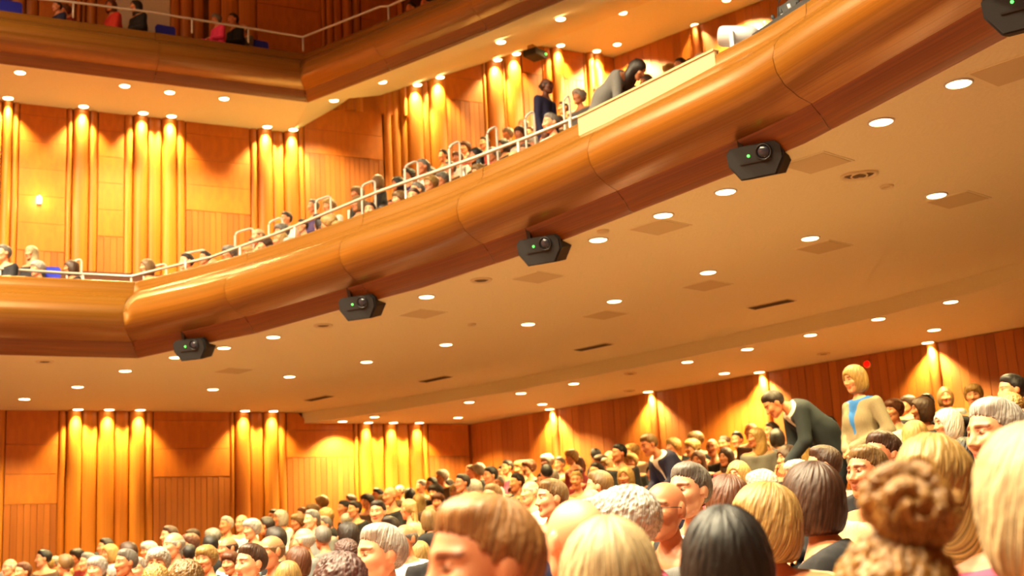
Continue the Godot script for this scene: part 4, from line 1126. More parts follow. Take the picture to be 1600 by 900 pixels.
	# blue seats showing in the boxes and gallery
	for p in BLUE_SEATS:
		var o := thing("blue_seat", "upright blue seat back " + p[4], "seat", Vector3(p[0], p[1], p[2]), p[3], "blue seats" if p[5] == 1 else "")
		part("backrest", box_mesh(Vector3(0.36, 0.58, 0.07), 0.03), mats["blue_seat"], o, Transform3D(Basis(Vector3.RIGHT, -0.12), Vector3(0, 0.7, -0.2)))
		part("cushion", box_mesh(Vector3(0.44, 0.1, 0.42), 0.03), mats["blue_seat"], o, Transform3D(Basis(), Vector3(0, 0.42, 0.0)))
		for q in [-1, 1]:
			part("leg", box_mesh(Vector3(0.04, 0.4, 0.3), 0.01), mats["dark_metal"], o, Transform3D(Basis(), Vector3(0.2 * q, 0.2, -0.03)))

func build_desk() -> void:
	# cream board screening the control desk on the balcony
	var a := Vector2(0.73, 11.90)
	var b := Vector2(1.83, 10.42)
	var t := (b - a).normalized()
	var yaw := atan2(t.y, t.x)
	var o := thing("screen_board", "long cream board screen standing on the curved balcony front", "board", w3((a + b) / 2.0, 4.08), yaw)
	part("board", box_mesh(Vector3(a.distance_to(b), 0.18, 0.03), 0.006), mats["cream_board"], o, Transform3D(Basis(), Vector3(0, 0.09, 0)))
	part("cap", box_mesh(Vector3(a.distance_to(b), 0.02, 0.07), 0.006), mats["cream_board"], o, Transform3D(Basis(), Vector3(0, 0.19, -0.01)))
	for k in [-1, 1]:
		part("support", box_mesh(Vector3(0.04, 0.15, 0.05), 0.004), mats["cream_board"], o, Transform3D(Basis(), Vector3(0.5 * k, 0.075, -0.04)))
	# moving-head lamp
	var m := thing("moving_lamp", "white drum-shaped moving stage lamp on the balcony front beside the cream board", "stage lamp", w3(Vector2(2.06, 10.66), 4.245), yaw + 0.5)
	part("base", box_mesh(Vector3(0.27, 0.07, 0.22), 0.02), mats["white_plastic"], m, Transform3D(Basis(), Vector3(0, 0.035, 0)))
	for k in [-1, 1]:
		part("yoke_arm", box_mesh(Vector3(0.035, 0.2, 0.09), 0.015), mats["white_plastic"], m, Transform3D(Basis(), Vector3(0.0, 0.15, 0.115 * k)))
	var br := Transform3D(Basis(Vector3.BACK, PI / 2 - 0.25), Vector3(0.02, 0.23, 0))
	part("drum", lathe([Vector2(0, -0.18), Vector2(0.06, -0.175), Vector2(0.088, -0.14), Vector2(0.094, 0.0), Vector2(0.092, 0.14), Vector2(0.084, 0.16)], 24), mats["white_plastic"], m, br)
	part("lens", lathe([Vector2(0.0, 0.165), Vector2(0.05, 0.162), Vector2(0.084, 0.15), Vector2(0.09, 0.14)], 24), mats["glass_lens"], m, br)
	# black lighting desk with small controls
	var c0 := Vector2(2.22, 10.34)
	var c1 := Vector2(2.62, 9.5)
	var tt := (c1 - c0).normalized()
	var d := thing("lighting_desk", "long black lighting desk with knobs and screens on the balcony front", "control desk", w3((c0 + c1) / 2.0, 4.245), atan2(tt.y, tt.x))
	var len := c0.distance_to(c1)
	part("body", box_mesh(Vector3(len, 0.09, 0.3), 0.015), mats["black_plastic"], d, Transform3D(Basis(), Vector3(0, 0.045, -0.04)))
	part("console_top", box_mesh(Vector3(len * 0.98, 0.03, 0.3), 0.008), mats["dark_metal"], d, Transform3D(Basis(Vector3.RIGHT, 0.35), Vector3(0, 0.13, -0.06)))
	for i in 14:
		part("knob", lathe([Vector2(0, 0.035), Vector2(0.012, 0.034), Vector2(0.014, 0.0)], 8), mats["white_plastic" if i % 3 == 0 else "black_plastic"], d, Transform3D(Basis(Vector3.RIGHT, 0.35), Vector3(-len / 2 + 0.1 + (len - 0.2) * i / 13.0, 0.15, 0.03 - 0.06 * (i % 2))))
	for i in 2:
		part("monitor", box_mesh(Vector3(0.26, 0.17, 0.03), 0.006), mats["black_plastic"], d, Transform3D(Basis(Vector3.RIGHT, -0.3), Vector3(-len / 2 + 0.2 + 0.45 * i, 0.26, -0.14)))
	part("lamp_neck", tube(rounded([Vector3(-len / 2 + 0.1, 0.1, -0.1), Vector3(-len / 2 + 0.1, 0.4, -0.12), Vector3(-len / 2 + 0.45, 0.46, -0.12)], 0.12), 0.006, 6), mats["black_plastic"], d)

# ---------------------------------------------------------------- people
func smin(a: float, b: float, k: float) -> float:
	var h := maxf(k - absf(a - b), 0.0) / k
	return minf(a, b) - h * h * k * 0.25

func smax(a: float, b: float, k: float) -> float:
	return -smin(-a, -b, k)

func ell(p: Vector3, r: Vector3) -> float:
	var k0 := (p / r).length()
	var k1 := (p / (r * r)).length()
	return k0 * (k0 - 1.0) / maxf(k1, 1e-6)

func cap(p: Vector3, a: Vector3, ra: float, b: Vector3, rb: float) -> float:
	var ab := b - a
	var t := clampf((p - a).dot(ab) / ab.length_squared(), 0.0, 1.0)
	return (p - a - ab * t).length() - lerpf(ra, rb, t)

func head_field(q: Vector3, woman: float) -> float:
	var p := Vector3(absf(q.x), q.y, q.z)
	var d := ell(p - Vector3(0, 0.028, -0.008), Vector3(0.0745, 0.089, 0.097))
	d = smin(d, ell(p - Vector3(0, -0.035, 0.022), Vector3(0.060 - 0.004 * woman, 0.078, 0.066)), 0.03)
	d = smin(d, cap(p, Vector3(0.036 - 0.004 * woman, -0.068, 0.025), 0.022, Vector3(0.011, -0.097, 0.064), 0.019 - 0.002 * woman), 0.025)
	d = smin(d, (p - Vector3(0.036, -0.018, 0.060)).length() - 0.027, 0.02)
	d = smin(d, cap(p, Vector3(0, 0.031, 0.084), 0.010, Vector3(0.046, 0.028, 0.066), 0.009), 0.014)
	d = smax(d, -((p - Vector3(0.031, 0.010, 0.099)).length() - 0.019), 0.012)
	d = minf(d, (p - Vector3(0.031, 0.010, 0.0735)).length() - 0.0128)
	d = smin(d, cap(p, Vector3(0, 0.014, 0.086), 0.0085, Vector3(0, -0.026, 0.106), 0.0115), 0.012)
	d = smin(d, (p - Vector3(0.013, -0.031, 0.093)).length() - 0.009, 0.008)
	d = smin(d, cap(p, Vector3(0, -0.057, 0.0885), 0.006, Vector3(0.019, -0.060, 0.081), 0.005), 0.006)
	d = smin(d, cap(p, Vector3(0, -0.068, 0.0865), 0.007, Vector3(0.015, -0.067, 0.081), 0.005), 0.006)
	d = smin(d, ell(p - Vector3(0.078, 0.0, -0.012), Vector3(0.010, 0.032, 0.020)), 0.008)
	return d

var hair_noise := FastNoiseLite.new()
func hair_field(p: Vector3, st: String) -> float:
	var ax := absf(p.x)
	var shell := ell(p - Vector3(0, 0.034, -0.014), Vector3(0.083, 0.097, 0.107))
	var line := -(p.y - p.z * 1.0 + 0.004) / 1.414
	match st:
		"S":
			var hl := line - 0.012 * hair_noise.get_noise_2d(p.x * 260.0, p.z * 60.0) + 0.01 * smoothstep(0.03, 0.06, ax) * smoothstep(0.0, 0.06, p.z)
			var d := ell(p - Vector3(0, 0.029, -0.009), Vector3(0.0750, 0.0905, 0.0985)) - clampf(-hl * 0.42, 0.0, 0.0135)
			d = smin(d, ell(p - Vector3(0.016, 0.098, 0.028), Vector3(0.050, 0.024, 0.046)), 0.03)
			return maxf(d, hl)
		"F":
			var low := ell(p - Vector3(0, 0.03, -0.014), Vector3(0.0805, 0.095, 0.104))
			low += clampf(0.4 * (p.y - 0.03), 0.0, 0.012)
			return smax(smax(low, -(p.y - p.z * 0.85 + 0.03) / 1.31, 0.01), p.y - 0.062 + 0.25 * p.z, 0.012)
		"W":
			var full := ell(p - Vector3(0, 0.034, -0.018), Vector3(0.098, 0.106, 0.120))
			var d2 := smax(full, -(p.y - p.z * 0.95 + 0.036) / 1.38, 0.02)
			d2 = smin(d2, ell(p - Vector3(0.0, 0.082, 0.05), Vector3(0.07, 0.04, 0.055)), 0.03)
			return d2 + 0.006 * hair_noise.get_noise_3d(p.x * 50.0, p.y * 30.0, p.z * 50.0)
		"O":
			var top := ell(p - Vector3(0, 0.034, -0.014), Vector3(0.093, 0.102, 0.116))
			var side := ell(p - Vector3(0, -0.035, -0.026), Vector3(0.106, 0.125, 0.100))
			var d3 := smin(top, side, 0.04)
			d3 = smax(d3, -ell(p - Vector3(0.006, -0.055, 0.115), Vector3(0.060, 0.112, 0.085)), 0.02)
			return smax(d3, -(p.y + 0.125), 0.02)
		"L":
			var top2 := ell(p - Vector3(0, 0.034, -0.014), Vector3(0.091, 0.101, 0.114))
			var fall := ell(p - Vector3(0, -0.12, -0.04), Vector3(0.112, 0.22, 0.088))
			var d4 := smin(top2, fall, 0.05)
			d4 = smax(d4, -ell(p - Vector3(0.004, -0.07, 0.115), Vector3(0.058, 0.135, 0.085)), 0.02)
			return smax(d4, -(p.y + 0.29), 0.03)
		"K":
			var d5 := smax(ell(p - Vector3(0, 0.032, -0.012), Vector3(0.080, 0.095, 0.105)), line, 0.015)
			return smin(d5, ell(p - Vector3(0, 0.075, -0.115), Vector3(0.045, 0.04, 0.04)), 0.015)
		"P":
			var d6 := smax(ell(p - Vector3(0, 0.032, -0.012), Vector3(0.080, 0.095, 0.105)), line, 0.015)
			return smin(d6, cap(p, Vector3(0, 0.055, -0.115), 0.03, Vector3(0, -0.2, -0.135), 0.022), 0.02)
		"H":
			var d7 := smin(shell, ell(p - Vector3(0, -0.03, -0.02), Vector3(0.097, 0.11, 0.098)), 0.04)
			d7 = smax(d7, -ell(p - Vector3(0, -0.05, 0.115), Vector3(0.058, 0.11, 0.085)), 0.02)
			return smax(d7, -(p.y + 0.11), 0.02)
		"N":
			var d8 := smin(ell(p - Vector3(0, 0.03, -0.014), Vector3(0.094, 0.101, 0.116)), ell(p - Vector3(0, -0.08, -0.05), Vector3(0.085, 0.12, 0.07)), 0.05)
			return smax(d8, -ell(p - Vector3(0, -0.05, 0.12), Vector3(0.06, 0.11, 0.085)), 0.02)
		"bun":
			# coils of hair wound round a knot
			var a := atan2(p.y, p.x)
			var r := Vector2(p.x, p.y).length()
			return ell(p, Vector3(0.072, 0.062, 0.058)) - 0.006 * sin(a * 2.0 + r * 190.0) - 0.008 * hair_noise.get_noise_3d(p.x * 28.0, p.y * 28.0, p.z * 28.0)
	return 1.0

func radial(field: Callable, tilt: float, nu: int, nv: int, far: float, grooves: float, curl: float, paint: bool, sd := 9) -> ArrayMesh:
	# a closed skin found by walking inwards along rays from round the middle of the head
	var n := FastNoiseLite.new()
	n.seed = sd
	n.frequency = 1.0
	n.fractal_octaves = 2
	var turn := Basis(Vector3.RIGHT, tilt)
	var pos := PackedVector3Array()
	var uvs := PackedVector2Array()
	var cols := PackedColorArray()
	for j in nv + 1:
		var th := PI * j / nv
		for i in nu + 1:
			var ph := TAU * (i % nu) / nu
			var dir := turn * Vector3(sin(th) * sin(ph), cos(th), sin(th) * cos(ph))
			var r := far
			for s in 26:
				var d: float = field.call(dir * r)
				r -= d * 0.92
				if d < 0.0007 or r < 0.02:
					break
			r = maxf(r, 0.02)
			if grooves > 0.0 or curl > 0.0:
				var g := n.get_noise_3d(sin(ph) * 9.0, cos(ph) * 9.0, th * 1.1) + 0.6 * n.get_noise_3d(sin(ph) * 24.0, cos(ph) * 24.0, th * 1.6)
				var c := n.get_noise_3dv(dir * 7.0) + 0.7 * n.get_noise_3dv(dir * 17.0)
				var fade := clampf(sin(th) * 2.5, 0.0, 1.0)
				r += g * grooves * fade + c * curl
			var p := dir * r
			pos.append(p)
			uvs.append(Vector2(float(i) / nu, th / PI))
			var col := Color.WHITE
			if paint:
				var e := Vector3(absf(p.x), p.y, p.z) - Vector3(0.031, 0.010, 0.0735)
				if p.z > 0.06 and absf(p.x) > 0.008:
					var f := Vector2(e.x, e.y)
					if f.length() < 0.0066:
						col = Color(0.06, 0.04, 0.03)
					elif absf(f.y) < 0.0078 and absf(f.x) < 0.016:
						col = Color(0.80, 0.86, 0.92) if absf(f.x) > 0.006 and absf(f.y) < 0.005 else Color(0.42, 0.30, 0.26)
					elif f.y > 0.015 and f.y < 0.0265 and f.x > -0.02 and f.x < 0.026:
						col = Color(0.30, 0.22, 0.18)
				if p.z > 0.07 and absf(p.x) < 0.026 and p.y < -0.051 and p.y > -0.076:
					col = Color(0.40, 0.14, 0.14) if absf(p.y + 0.0625) < 0.0035 else Color(0.82, 0.44, 0.42)
			cols.append(col)
	var idx := PackedInt32Array()
	var w := nu + 1
	for j in nv:
		for i in nu:
			var a := j * w + i
			idx.append_array([a, a + w, a + 1, a + 1, a + w, a + w + 1])
	return smooth_mesh(pos, idx, uvs, cols, nu, nv)

func smooth_mesh(pos: PackedVector3Array, idx: PackedInt32Array, uvs: PackedVector2Array, cols: PackedColorArray, nu := 0, nv := 0) -> ArrayMesh:
	var nrm := PackedVector3Array()
	nrm.resize(pos.size())
	for t in range(0, idx.size(), 3):
		var f := (pos[idx[t + 2]] - pos[idx[t]]).cross(pos[idx[t + 1]] - pos[idx[t]])
		for k in 3:
			nrm[idx[t + k]] += f
	if nu > 0:
		# join the seam
		for j in nv + 1:
			var a := j * (nu + 1)
			var s := nrm[a] + nrm[a + nu]
			nrm[a] = s
			nrm[a + nu] = s
	for i in nrm.size():
		nrm[i] = nrm[i].normalized() if nrm[i].length_squared() > 1e-20 else Vector3.UP
	var arr := []
	arr.resize(Mesh.ARRAY_MAX)
	arr[Mesh.ARRAY_VERTEX] = pos
	arr[Mesh.ARRAY_NORMAL] = nrm
	if uvs.size():
		arr[Mesh.ARRAY_TEX_UV] = uvs
	if cols.size():
		arr[Mesh.ARRAY_COLOR] = cols
	arr[Mesh.ARRAY_INDEX] = idx
	var m := ArrayMesh.new()
	m.add_surface_from_arrays(Mesh.PRIMITIVE_TRIANGLES, arr)
	return m

func nets(field: Callable, lo: Vector3, hi: Vector3, cell: float) -> Array:
	# surface nets: one vertex in each cell that the surface crosses
	var n := Vector3i(((hi - lo) / cell).ceil())
	n = Vector3i((n.x / 4 + 1) * 4, (n.y / 4 + 1) * 4, (n.z / 4 + 1) * 4)
	var gx := n.x + 1
	var gxy := gx * (n.y + 1)
	var val := PackedFloat32Array()
	val.resize(gxy * (n.z + 1))
	val.fill(1e9)
	var blocks := []
	for bz in range(0, n.z, 4):
		for by in range(0, n.y, 4):
			for bx in range(0, n.x, 4):
				var d: float = field.call(lo + Vector3(bx + 2, by + 2, bz + 2) * cell)
				if absf(d) < cell * 4.6:
					blocks.append(Vector3i(bx, by, bz))
	for b in blocks:
		for z in 5:
			for y in 5:
				for x in 5:
					var i: int = (b.x + x) + (b.y + y) * gx + (b.z + z) * gxy
					if val[i] > 1e8:
						val[i] = field.call(lo + Vector3(b.x + x, b.y + y, b.z + z) * cell)
	var at := {}
	var pos := PackedVector3Array()
	var off := [0, 1, gx, gx + 1, gxy, gxy + 1, gxy + gx, gxy + gx + 1]
	var crn := [Vector3(0, 0, 0), Vector3(1, 0, 0), Vector3(0, 1, 0), Vector3(1, 1, 0), Vector3(0, 0, 1), Vector3(1, 0, 1), Vector3(0, 1, 1), Vector3(1, 1, 1)]
	var edges := [[0, 1], [2, 3], [4, 5], [6, 7], [0, 2], [1, 3], [4, 6], [5, 7], [0, 4], [1, 5], [2, 6], [3, 7]]
	var cells := []
	for b in blocks:
		for z in 4:
			for y in 4:
				for x in 4:
					var i: int = (b.x + x) + (b.y + y) * gx + (b.z + z) * gxy
					var inside := 0
					for k in 8:
						if val[i + off[k]] < 0.0:
							inside += 1
					if inside == 0 or inside == 8:
						continue
					var sum := Vector3.ZERO
					var cnt := 0
					for e in edges:
						var a: float = val[i + off[e[0]]]
						var c: float = val[i + off[e[1]]]
						if (a < 0.0) != (c < 0.0):
							sum += crn[e[0]].lerp(crn[e[1]], a / (a - c))
							cnt += 1
					at[i] = pos.size()
					cells.append(i)
					pos.append(lo + (Vector3(b.x + x, b.y + y, b.z + z) + sum / cnt) * cell)
	var idx := PackedInt32Array()
	for i in cells:
		for ax in 3:
			var o: int = [1, gx, gxy][ax]
			var u: int = [gx, gxy, 1][ax]
			var v: int = [gxy, 1, gx][ax]
			var s0: bool = val[i] < 0.0
			var s1: bool = val[i + o] < 0.0
			if s0 == s1:
				continue
			if not (at.has(i - u) and at.has(i - v) and at.has(i - u - v)):
				continue
			var q0: int = at[i]
			var q1: int = at[i - u]
			var q2: int = at[i - u - v]
			var q3: int = at[i - v]
			if s0:
				idx.append_array([q0, q2, q1, q0, q3, q2])
			else:
				idx.append_array([q0, q1, q2, q0, q2, q3])
	return [pos, idx]

func bones_field(p: Vector3, bones: Array, grow: float, k: float) -> float:
	var d := 1e3
	for b in bones:
		d = smin(d, cap(p, b[0], b[1] + grow, b[2], b[3] + grow), k)
	return d

func dressed(p: Vector3, torso: Array, limbs: Array, grow: float) -> float:
	var d := bones_field(p, torso, grow, 0.05)
	if limbs.is_empty():
		return d
	# sleeves and legs keep a crease where they lie against the body
	return smin(d, bones_field(p, limbs, grow, 0.02), 0.014)

func lists_bounds(bones: Array, pad: float) -> AABB:
	var lo := Vector3.ONE * 1e3
	var hi := -lo
	for b in bones:
		for k in [0, 2]:
			var r: float = b[k + 1] + pad
			lo = lo.min(b[k] - Vector3.ONE * r)
			hi = hi.max(b[k] + Vector3.ONE * r)
	return AABB(lo, hi - lo)

func both(list: Array) -> Array:
	var out := []
	for b in list:
		out.append(b)
		if absf(b[0].x) + absf(b[2].x) > 0.001:
			out.append([b[0] * Vector3(-1, 1, 1), b[1], b[2] * Vector3(-1, 1, 1), b[3]])
	return out

func hand_bones(wrist: Vector3, dir: Vector3, palm: Vector3, right: bool) -> Array:
	# palm and five unequal bent fingers; dir points along the hand, palm out of its inner face
	var side := dir.cross(palm).normalized() * (1.0 if right else -1.0)
	var out := [[wrist, 0.024, wrist + dir * 0.05 + side * 0.018, 0.017], [wrist, 0.024, wrist + dir * 0.05 - side * 0.018, 0.017]]
	var lens := [0.058, 0.072, 0.078, 0.072]
	for f in 4:
		var root := wrist + dir * 0.07 + side * (0.03 - 0.02 * f)
		var mid: Vector3 = root + dir * lens[f] * 0.55 + palm * 0.012
		var tip: Vector3 = mid + (dir * 0.8 + palm * 0.6).normalized() * lens[f] * 0.5
		out.append([wrist + dir * 0.035 + side * (0.022 - 0.014 * f), 0.012, root, 0.0095])
		out.append([root, 0.0092, mid, 0.0085])
		out.append([mid, 0.0085, tip, 0.0072])
	var t0 := wrist + dir * 0.025 - side * 0.026
	var t1 := t0 + (dir * 0.7 - side * 0.7 + palm * 0.3).normalized() * 0.04
	out.append([t0, 0.014, t1, 0.011])
	out.append([t1, 0.011, t1 + (dir * 0.95 - side * 0.2 + palm * 0.3).normalized() * 0.034, 0.0085])
	return out

func poses() -> Dictionary:
	var V := func(x, y, z): return Vector3(x, y, z)
	var P := {}
	P["seat"] = {
		"torso": both([[V.call(0.09, 0.53, -0.05), 0.115, V.call(0.085, 0.75, -0.06), 0.115], [V.call(0.085, 0.75, -0.06), 0.115, V.call(0.085, 0.93, -0.065), 0.105], [V.call(0.0, 0.96, -0.065), 0.085, V.call(0.165, 0.965, -0.065), 0.062]]),
		"limbs": both([[V.call(0.175, 0.965, -0.065), 0.06, V.call(0.225, 0.70, -0.02), 0.045], [V.call(0.225, 0.70, -0.02), 0.044, V.call(0.15, 0.64, 0.2), 0.034], [V.call(0.1, 0.53, -0.03), 0.092, V.call(0.12, 0.50, 0.40), 0.068], [V.call(0.12, 0.49, 0.41), 0.066, V.call(0.12, 0.1, 0.42), 0.05], [V.call(0.12, 0.05, 0.40), 0.05, V.call(0.125, 0.04, 0.54), 0.04]]),
		"neck": [V.call(0, 0.96, -0.06), 0.062, V.call(0, 1.12, -0.035), 0.05],
		"hands": [hand_bones(V.call(0.145, 0.635, 0.215), V.call(-0.5, -0.15, 0.85).normalized(), V.call(-0.2, -0.95, -0.2).normalized(), true), hand_bones(V.call(-0.145, 0.635, 0.215), V.call(0.5, -0.15, 0.85).normalized(), V.call(0.2, -0.95, -0.2).normalized(), false)],
		"head": V.call(0, 1.195, -0.015), "pitch": 0.0,
	}
	P["stand"] = {
		"torso": both([[V.call(0.085, 0.93, 0.0), 0.115, V.call(0.075, 1.12, 0.0), 0.105], [V.call(0.075, 1.12, 0.0), 0.105, V.call(0.085, 1.36, -0.01), 0.105], [V.call(0.0, 1.40, -0.015), 0.085, V.call(0.165, 1.405, -0.015), 0.062]]),
		"limbs": both([[V.call(0.178, 1.405, -0.015), 0.06, V.call(0.225, 1.12, -0.02), 0.046], [V.call(0.225, 1.12, -0.02), 0.045, V.call(0.235, 0.88, 0.05), 0.034], [V.call(0.09, 0.92, 0.0), 0.1, V.call(0.095, 0.50, 0.01), 0.066], [V.call(0.095, 0.50, 0.01), 0.064, V.call(0.1, 0.1, -0.01), 0.05], [V.call(0.1, 0.05, -0.03), 0.05, V.call(0.115, 0.04, 0.12), 0.04]]),
		"neck": [V.call(0, 1.40, -0.01), 0.062, V.call(0, 1.56, 0.015), 0.05],
		"hands": [hand_bones(V.call(0.235, 0.865, 0.055), V.call(0, -0.97, 0.2).normalized(), V.call(-1, 0, 0), true), hand_bones(V.call(-0.235, 0.865, 0.055), V.call(0, -0.97, 0.2).normalized(), V.call(1, 0, 0), false)],
		"head": V.call(0, 1.64, 0.03), "pitch": 0.0,
	}
	var st: Dictionary = P["stand"]
	# a woman with both forearms folded to the waist, looking down a little
	P["waist"] = {
		"torso": both([[V.call(0.075, 0.93, 0.0), 0.112, V.call(0.058, 1.13, 0.0), 0.088], [V.call(0.058, 1.13, 0.0), 0.088, V.call(0.068, 1.34, -0.01), 0.094], [V.call(0.07, 1.27, 0.05), 0.07, V.call(0.07, 1.25, 0.055), 0.07], [V.call(0.0, 1.39, -0.015), 0.08, V.call(0.15, 1.395, -0.015), 0.058]]),
		"limbs": both([[V.call(0.168, 1.395, -0.02), 0.052, V.call(0.275, 1.13, -0.05), 0.040]]) + [[V.call(0.275, 1.13, -0.05), 0.041, V.call(0.04, 1.01, 0.17), 0.033], [V.call(-0.275, 1.13, -0.05), 0.041, V.call(-0.06, 1.0, 0.17), 0.033]] + st["limbs"].slice(4),
		"neck": [V.call(0, 1.39, -0.01), 0.055, V.call(0, 1.55, 0.02), 0.046],
		"hands": [hand_bones(V.call(0.035, 1.005, 0.175), V.call(-0.88, -0.35, 0.3).normalized(), V.call(0, -0.5, -0.86), true), hand_bones(V.call(-0.06, 0.995, 0.175), V.call(0.8, -0.5, 0.2).normalized(), V.call(0, -0.5, -0.86), false)],
		"head": V.call(0, 1.63, 0.045), "pitch": 0.16,
	}
	# bent far forward from the hips
	P["bend"] = {
		"torso": both([[V.call(0.085, 0.95, -0.08), 0.12, V.call(0.085, 1.18, 0.03), 0.118], [V.call(0.085, 1.18, 0.03), 0.118, V.call(0.09, 1.37, 0.22), 0.108], [V.call(0.0, 1.40, 0.25), 0.085, V.call(0.165, 1.39, 0.255), 0.064]]),
		"limbs": both([[V.call(0.178, 1.39, 0.255), 0.06, V.call(0.205, 1.10, 0.25), 0.046], [V.call(0.205, 1.10, 0.25), 0.045, V.call(0.12, 0.92, 0.40), 0.034], [V.call(0.09, 0.93, -0.08), 0.1, V.call(0.095, 0.50, 0.02), 0.066], [V.call(0.095, 0.50, 0.02), 0.064, V.call(0.1, 0.1, -0.01), 0.05], [V.call(0.1, 0.05, -0.03), 0.05, V.call(0.115, 0.04, 0.12), 0.04]]),
		"neck": [V.call(0, 1.40, 0.25), 0.064, V.call(0, 1.46, 0.37), 0.05],
		"hands": [hand_bones(V.call(0.115, 0.91, 0.41), V.call(-0.2, -0.7, 0.6).normalized(), V.call(-0.8, -0.3, -0.5).normalized(), true), hand_bones(V.call(-0.115, 0.91, 0.41), V.call(0.2, -0.7, 0.6).normalized(), V.call(0.8, -0.3, -0.5).normalized(), false)],
		"head": V.call(0, 1.475, 0.455), "pitch": 0.62,
	}
	# leaning forward with the chin up a little less
	P["lean"] = {
		"torso": both([[V.call(0.085, 0.93, -0.03), 0.12, V.call(0.085, 1.15, 0.05), 0.115], [V.call(0.085, 1.15, 0.05), 0.115, V.call(0.09, 1.32, 0.17), 0.108], [V.call(0.0, 1.35, 0.20), 0.085, V.call(0.165, 1.345, 0.20), 0.064]]),
		"limbs": both([[V.call(0.178, 1.345, 0.20), 0.06, V.call(0.225, 1.08, 0.2), 0.046], [V.call(0.225, 1.08, 0.2), 0.045, V.call(0.13, 0.95, 0.38), 0.034], [V.call(0.09, 0.92, -0.03), 0.1, V.call(0.095, 0.50, 0.02), 0.066], [V.call(0.095, 0.50, 0.02), 0.064, V.call(0.1, 0.1, -0.01), 0.05], [V.call(0.1, 0.05, -0.03), 0.05, V.call(0.115, 0.04, 0.12), 0.04]]),
		"neck": [V.call(0, 1.35, 0.2), 0.062, V.call(0, 1.46, 0.3), 0.05],
		"hands": [hand_bones(V.call(0.125, 0.945, 0.39), V.call(-0.4, -0.6, 0.6).normalized(), V.call(-0.4, -0.5, -0.5).normalized(), true), hand_bones(V.call(-0.125, 0.945, 0.39), V.call(0.4, -0.6, 0.6).normalized(), V.call(0.4, -0.5, -0.5).normalized(), false)],
		"head": V.call(0, 1.52, 0.36), "pitch": 0.35,
	}
	return P

var pose_table := {}
var skin_cache := {}
var wear_cache := {}
var hair_cache := {}
var head_cache := {}

func head_mesh(woman: int, fine: bool) -> ArrayMesh:
	var key := "%d%s" % [woman, fine]
	if not head_cache.has(key):
		head_cache[key] = radial(head_field.bind(float(woman)), 0.0, 88 if fine else 44, 68 if fine else 36, 0.165, 0.0, 0.0, true)
	return head_cache[key]

func hair_mesh(st: String, fine: bool, sd := 9) -> ArrayMesh:
	var key := "%s%s%d" % [st, fine, sd]
	if not hair_cache.has(key):
		var curl: float = {"W": 0.0045, "N": 0.008, "S": 0.0012}.get(st, 0.0005)
		var groove: float = {"W": 0.003, "S": 0.0026, "F": 0.0006, "N": 0.005}.get(st, 0.0042)
		hair_cache[key] = radial(hair_field.bind(st), -0.32, 150 if fine else 56, (130 if st == "L" else 84) if fine else 36, 0.36, groove, curl, false, sd)
	return hair_cache[key]

func head_xf(pose: String, turn: float) -> Transform3D:
	var q: Dictionary = pose_table[pose]
	return Transform3D(Basis(Vector3.UP, deg_to_rad(turn)) * Basis(Vector3.RIGHT, q.pitch), q.head)

func join(st: SurfaceTool, m: ArrayMesh, xf: Transform3D) -> void:
	st.append_from(m, 0, xf)

var bare := {}
func skin_mesh(pose: String, turn: float, woman: int, fine: bool) -> ArrayMesh:
	var key := "%s%d%d%s" % [pose, int(turn), woman, fine]
	if skin_cache.has(key):
		return skin_cache[key]
	if not bare.has(pose):
		var q: Dictionary = pose_table[pose]
		var bones: Array = q.torso + q.limbs + [q.neck]
		var box := lists_bounds(bones, 0.04)
		var a := nets(func(p): return bones_field(p, bones, -0.006, 0.05), box.position, box.end, 0.024)
		var white := PackedColorArray()
		white.resize(a[0].size())
		white.fill(Color.WHITE)
		var uv := PackedVector2Array()
		uv.resize(a[0].size())
		var list := [smooth_mesh(a[0], a[1], uv, white)]
		for h in q.hands:
			var hb := lists_bounds(h, 0.012)
			var c := nets(func(p): return bones_field(p, h, 0.0, 0.006), hb.position, hb.end, 0.0052)
			var w2 := PackedColorArray()
			w2.resize(c[0].size())
			w2.fill(Color.WHITE)
			var u2 := PackedVector2Array()
			u2.resize(c[0].size())
			list.append(smooth_mesh(c[0], c[1], u2, w2))
		bare[pose] = list
	var st := SurfaceTool.new()
	st.begin(Mesh.PRIMITIVE_TRIANGLES)
	for m in bare[pose]:
		join(st, m, Transform3D())
	join(st, head_mesh(woman, fine), head_xf(pose, turn))
	skin_cache[key] = st.commit()
	return skin_cache[key]

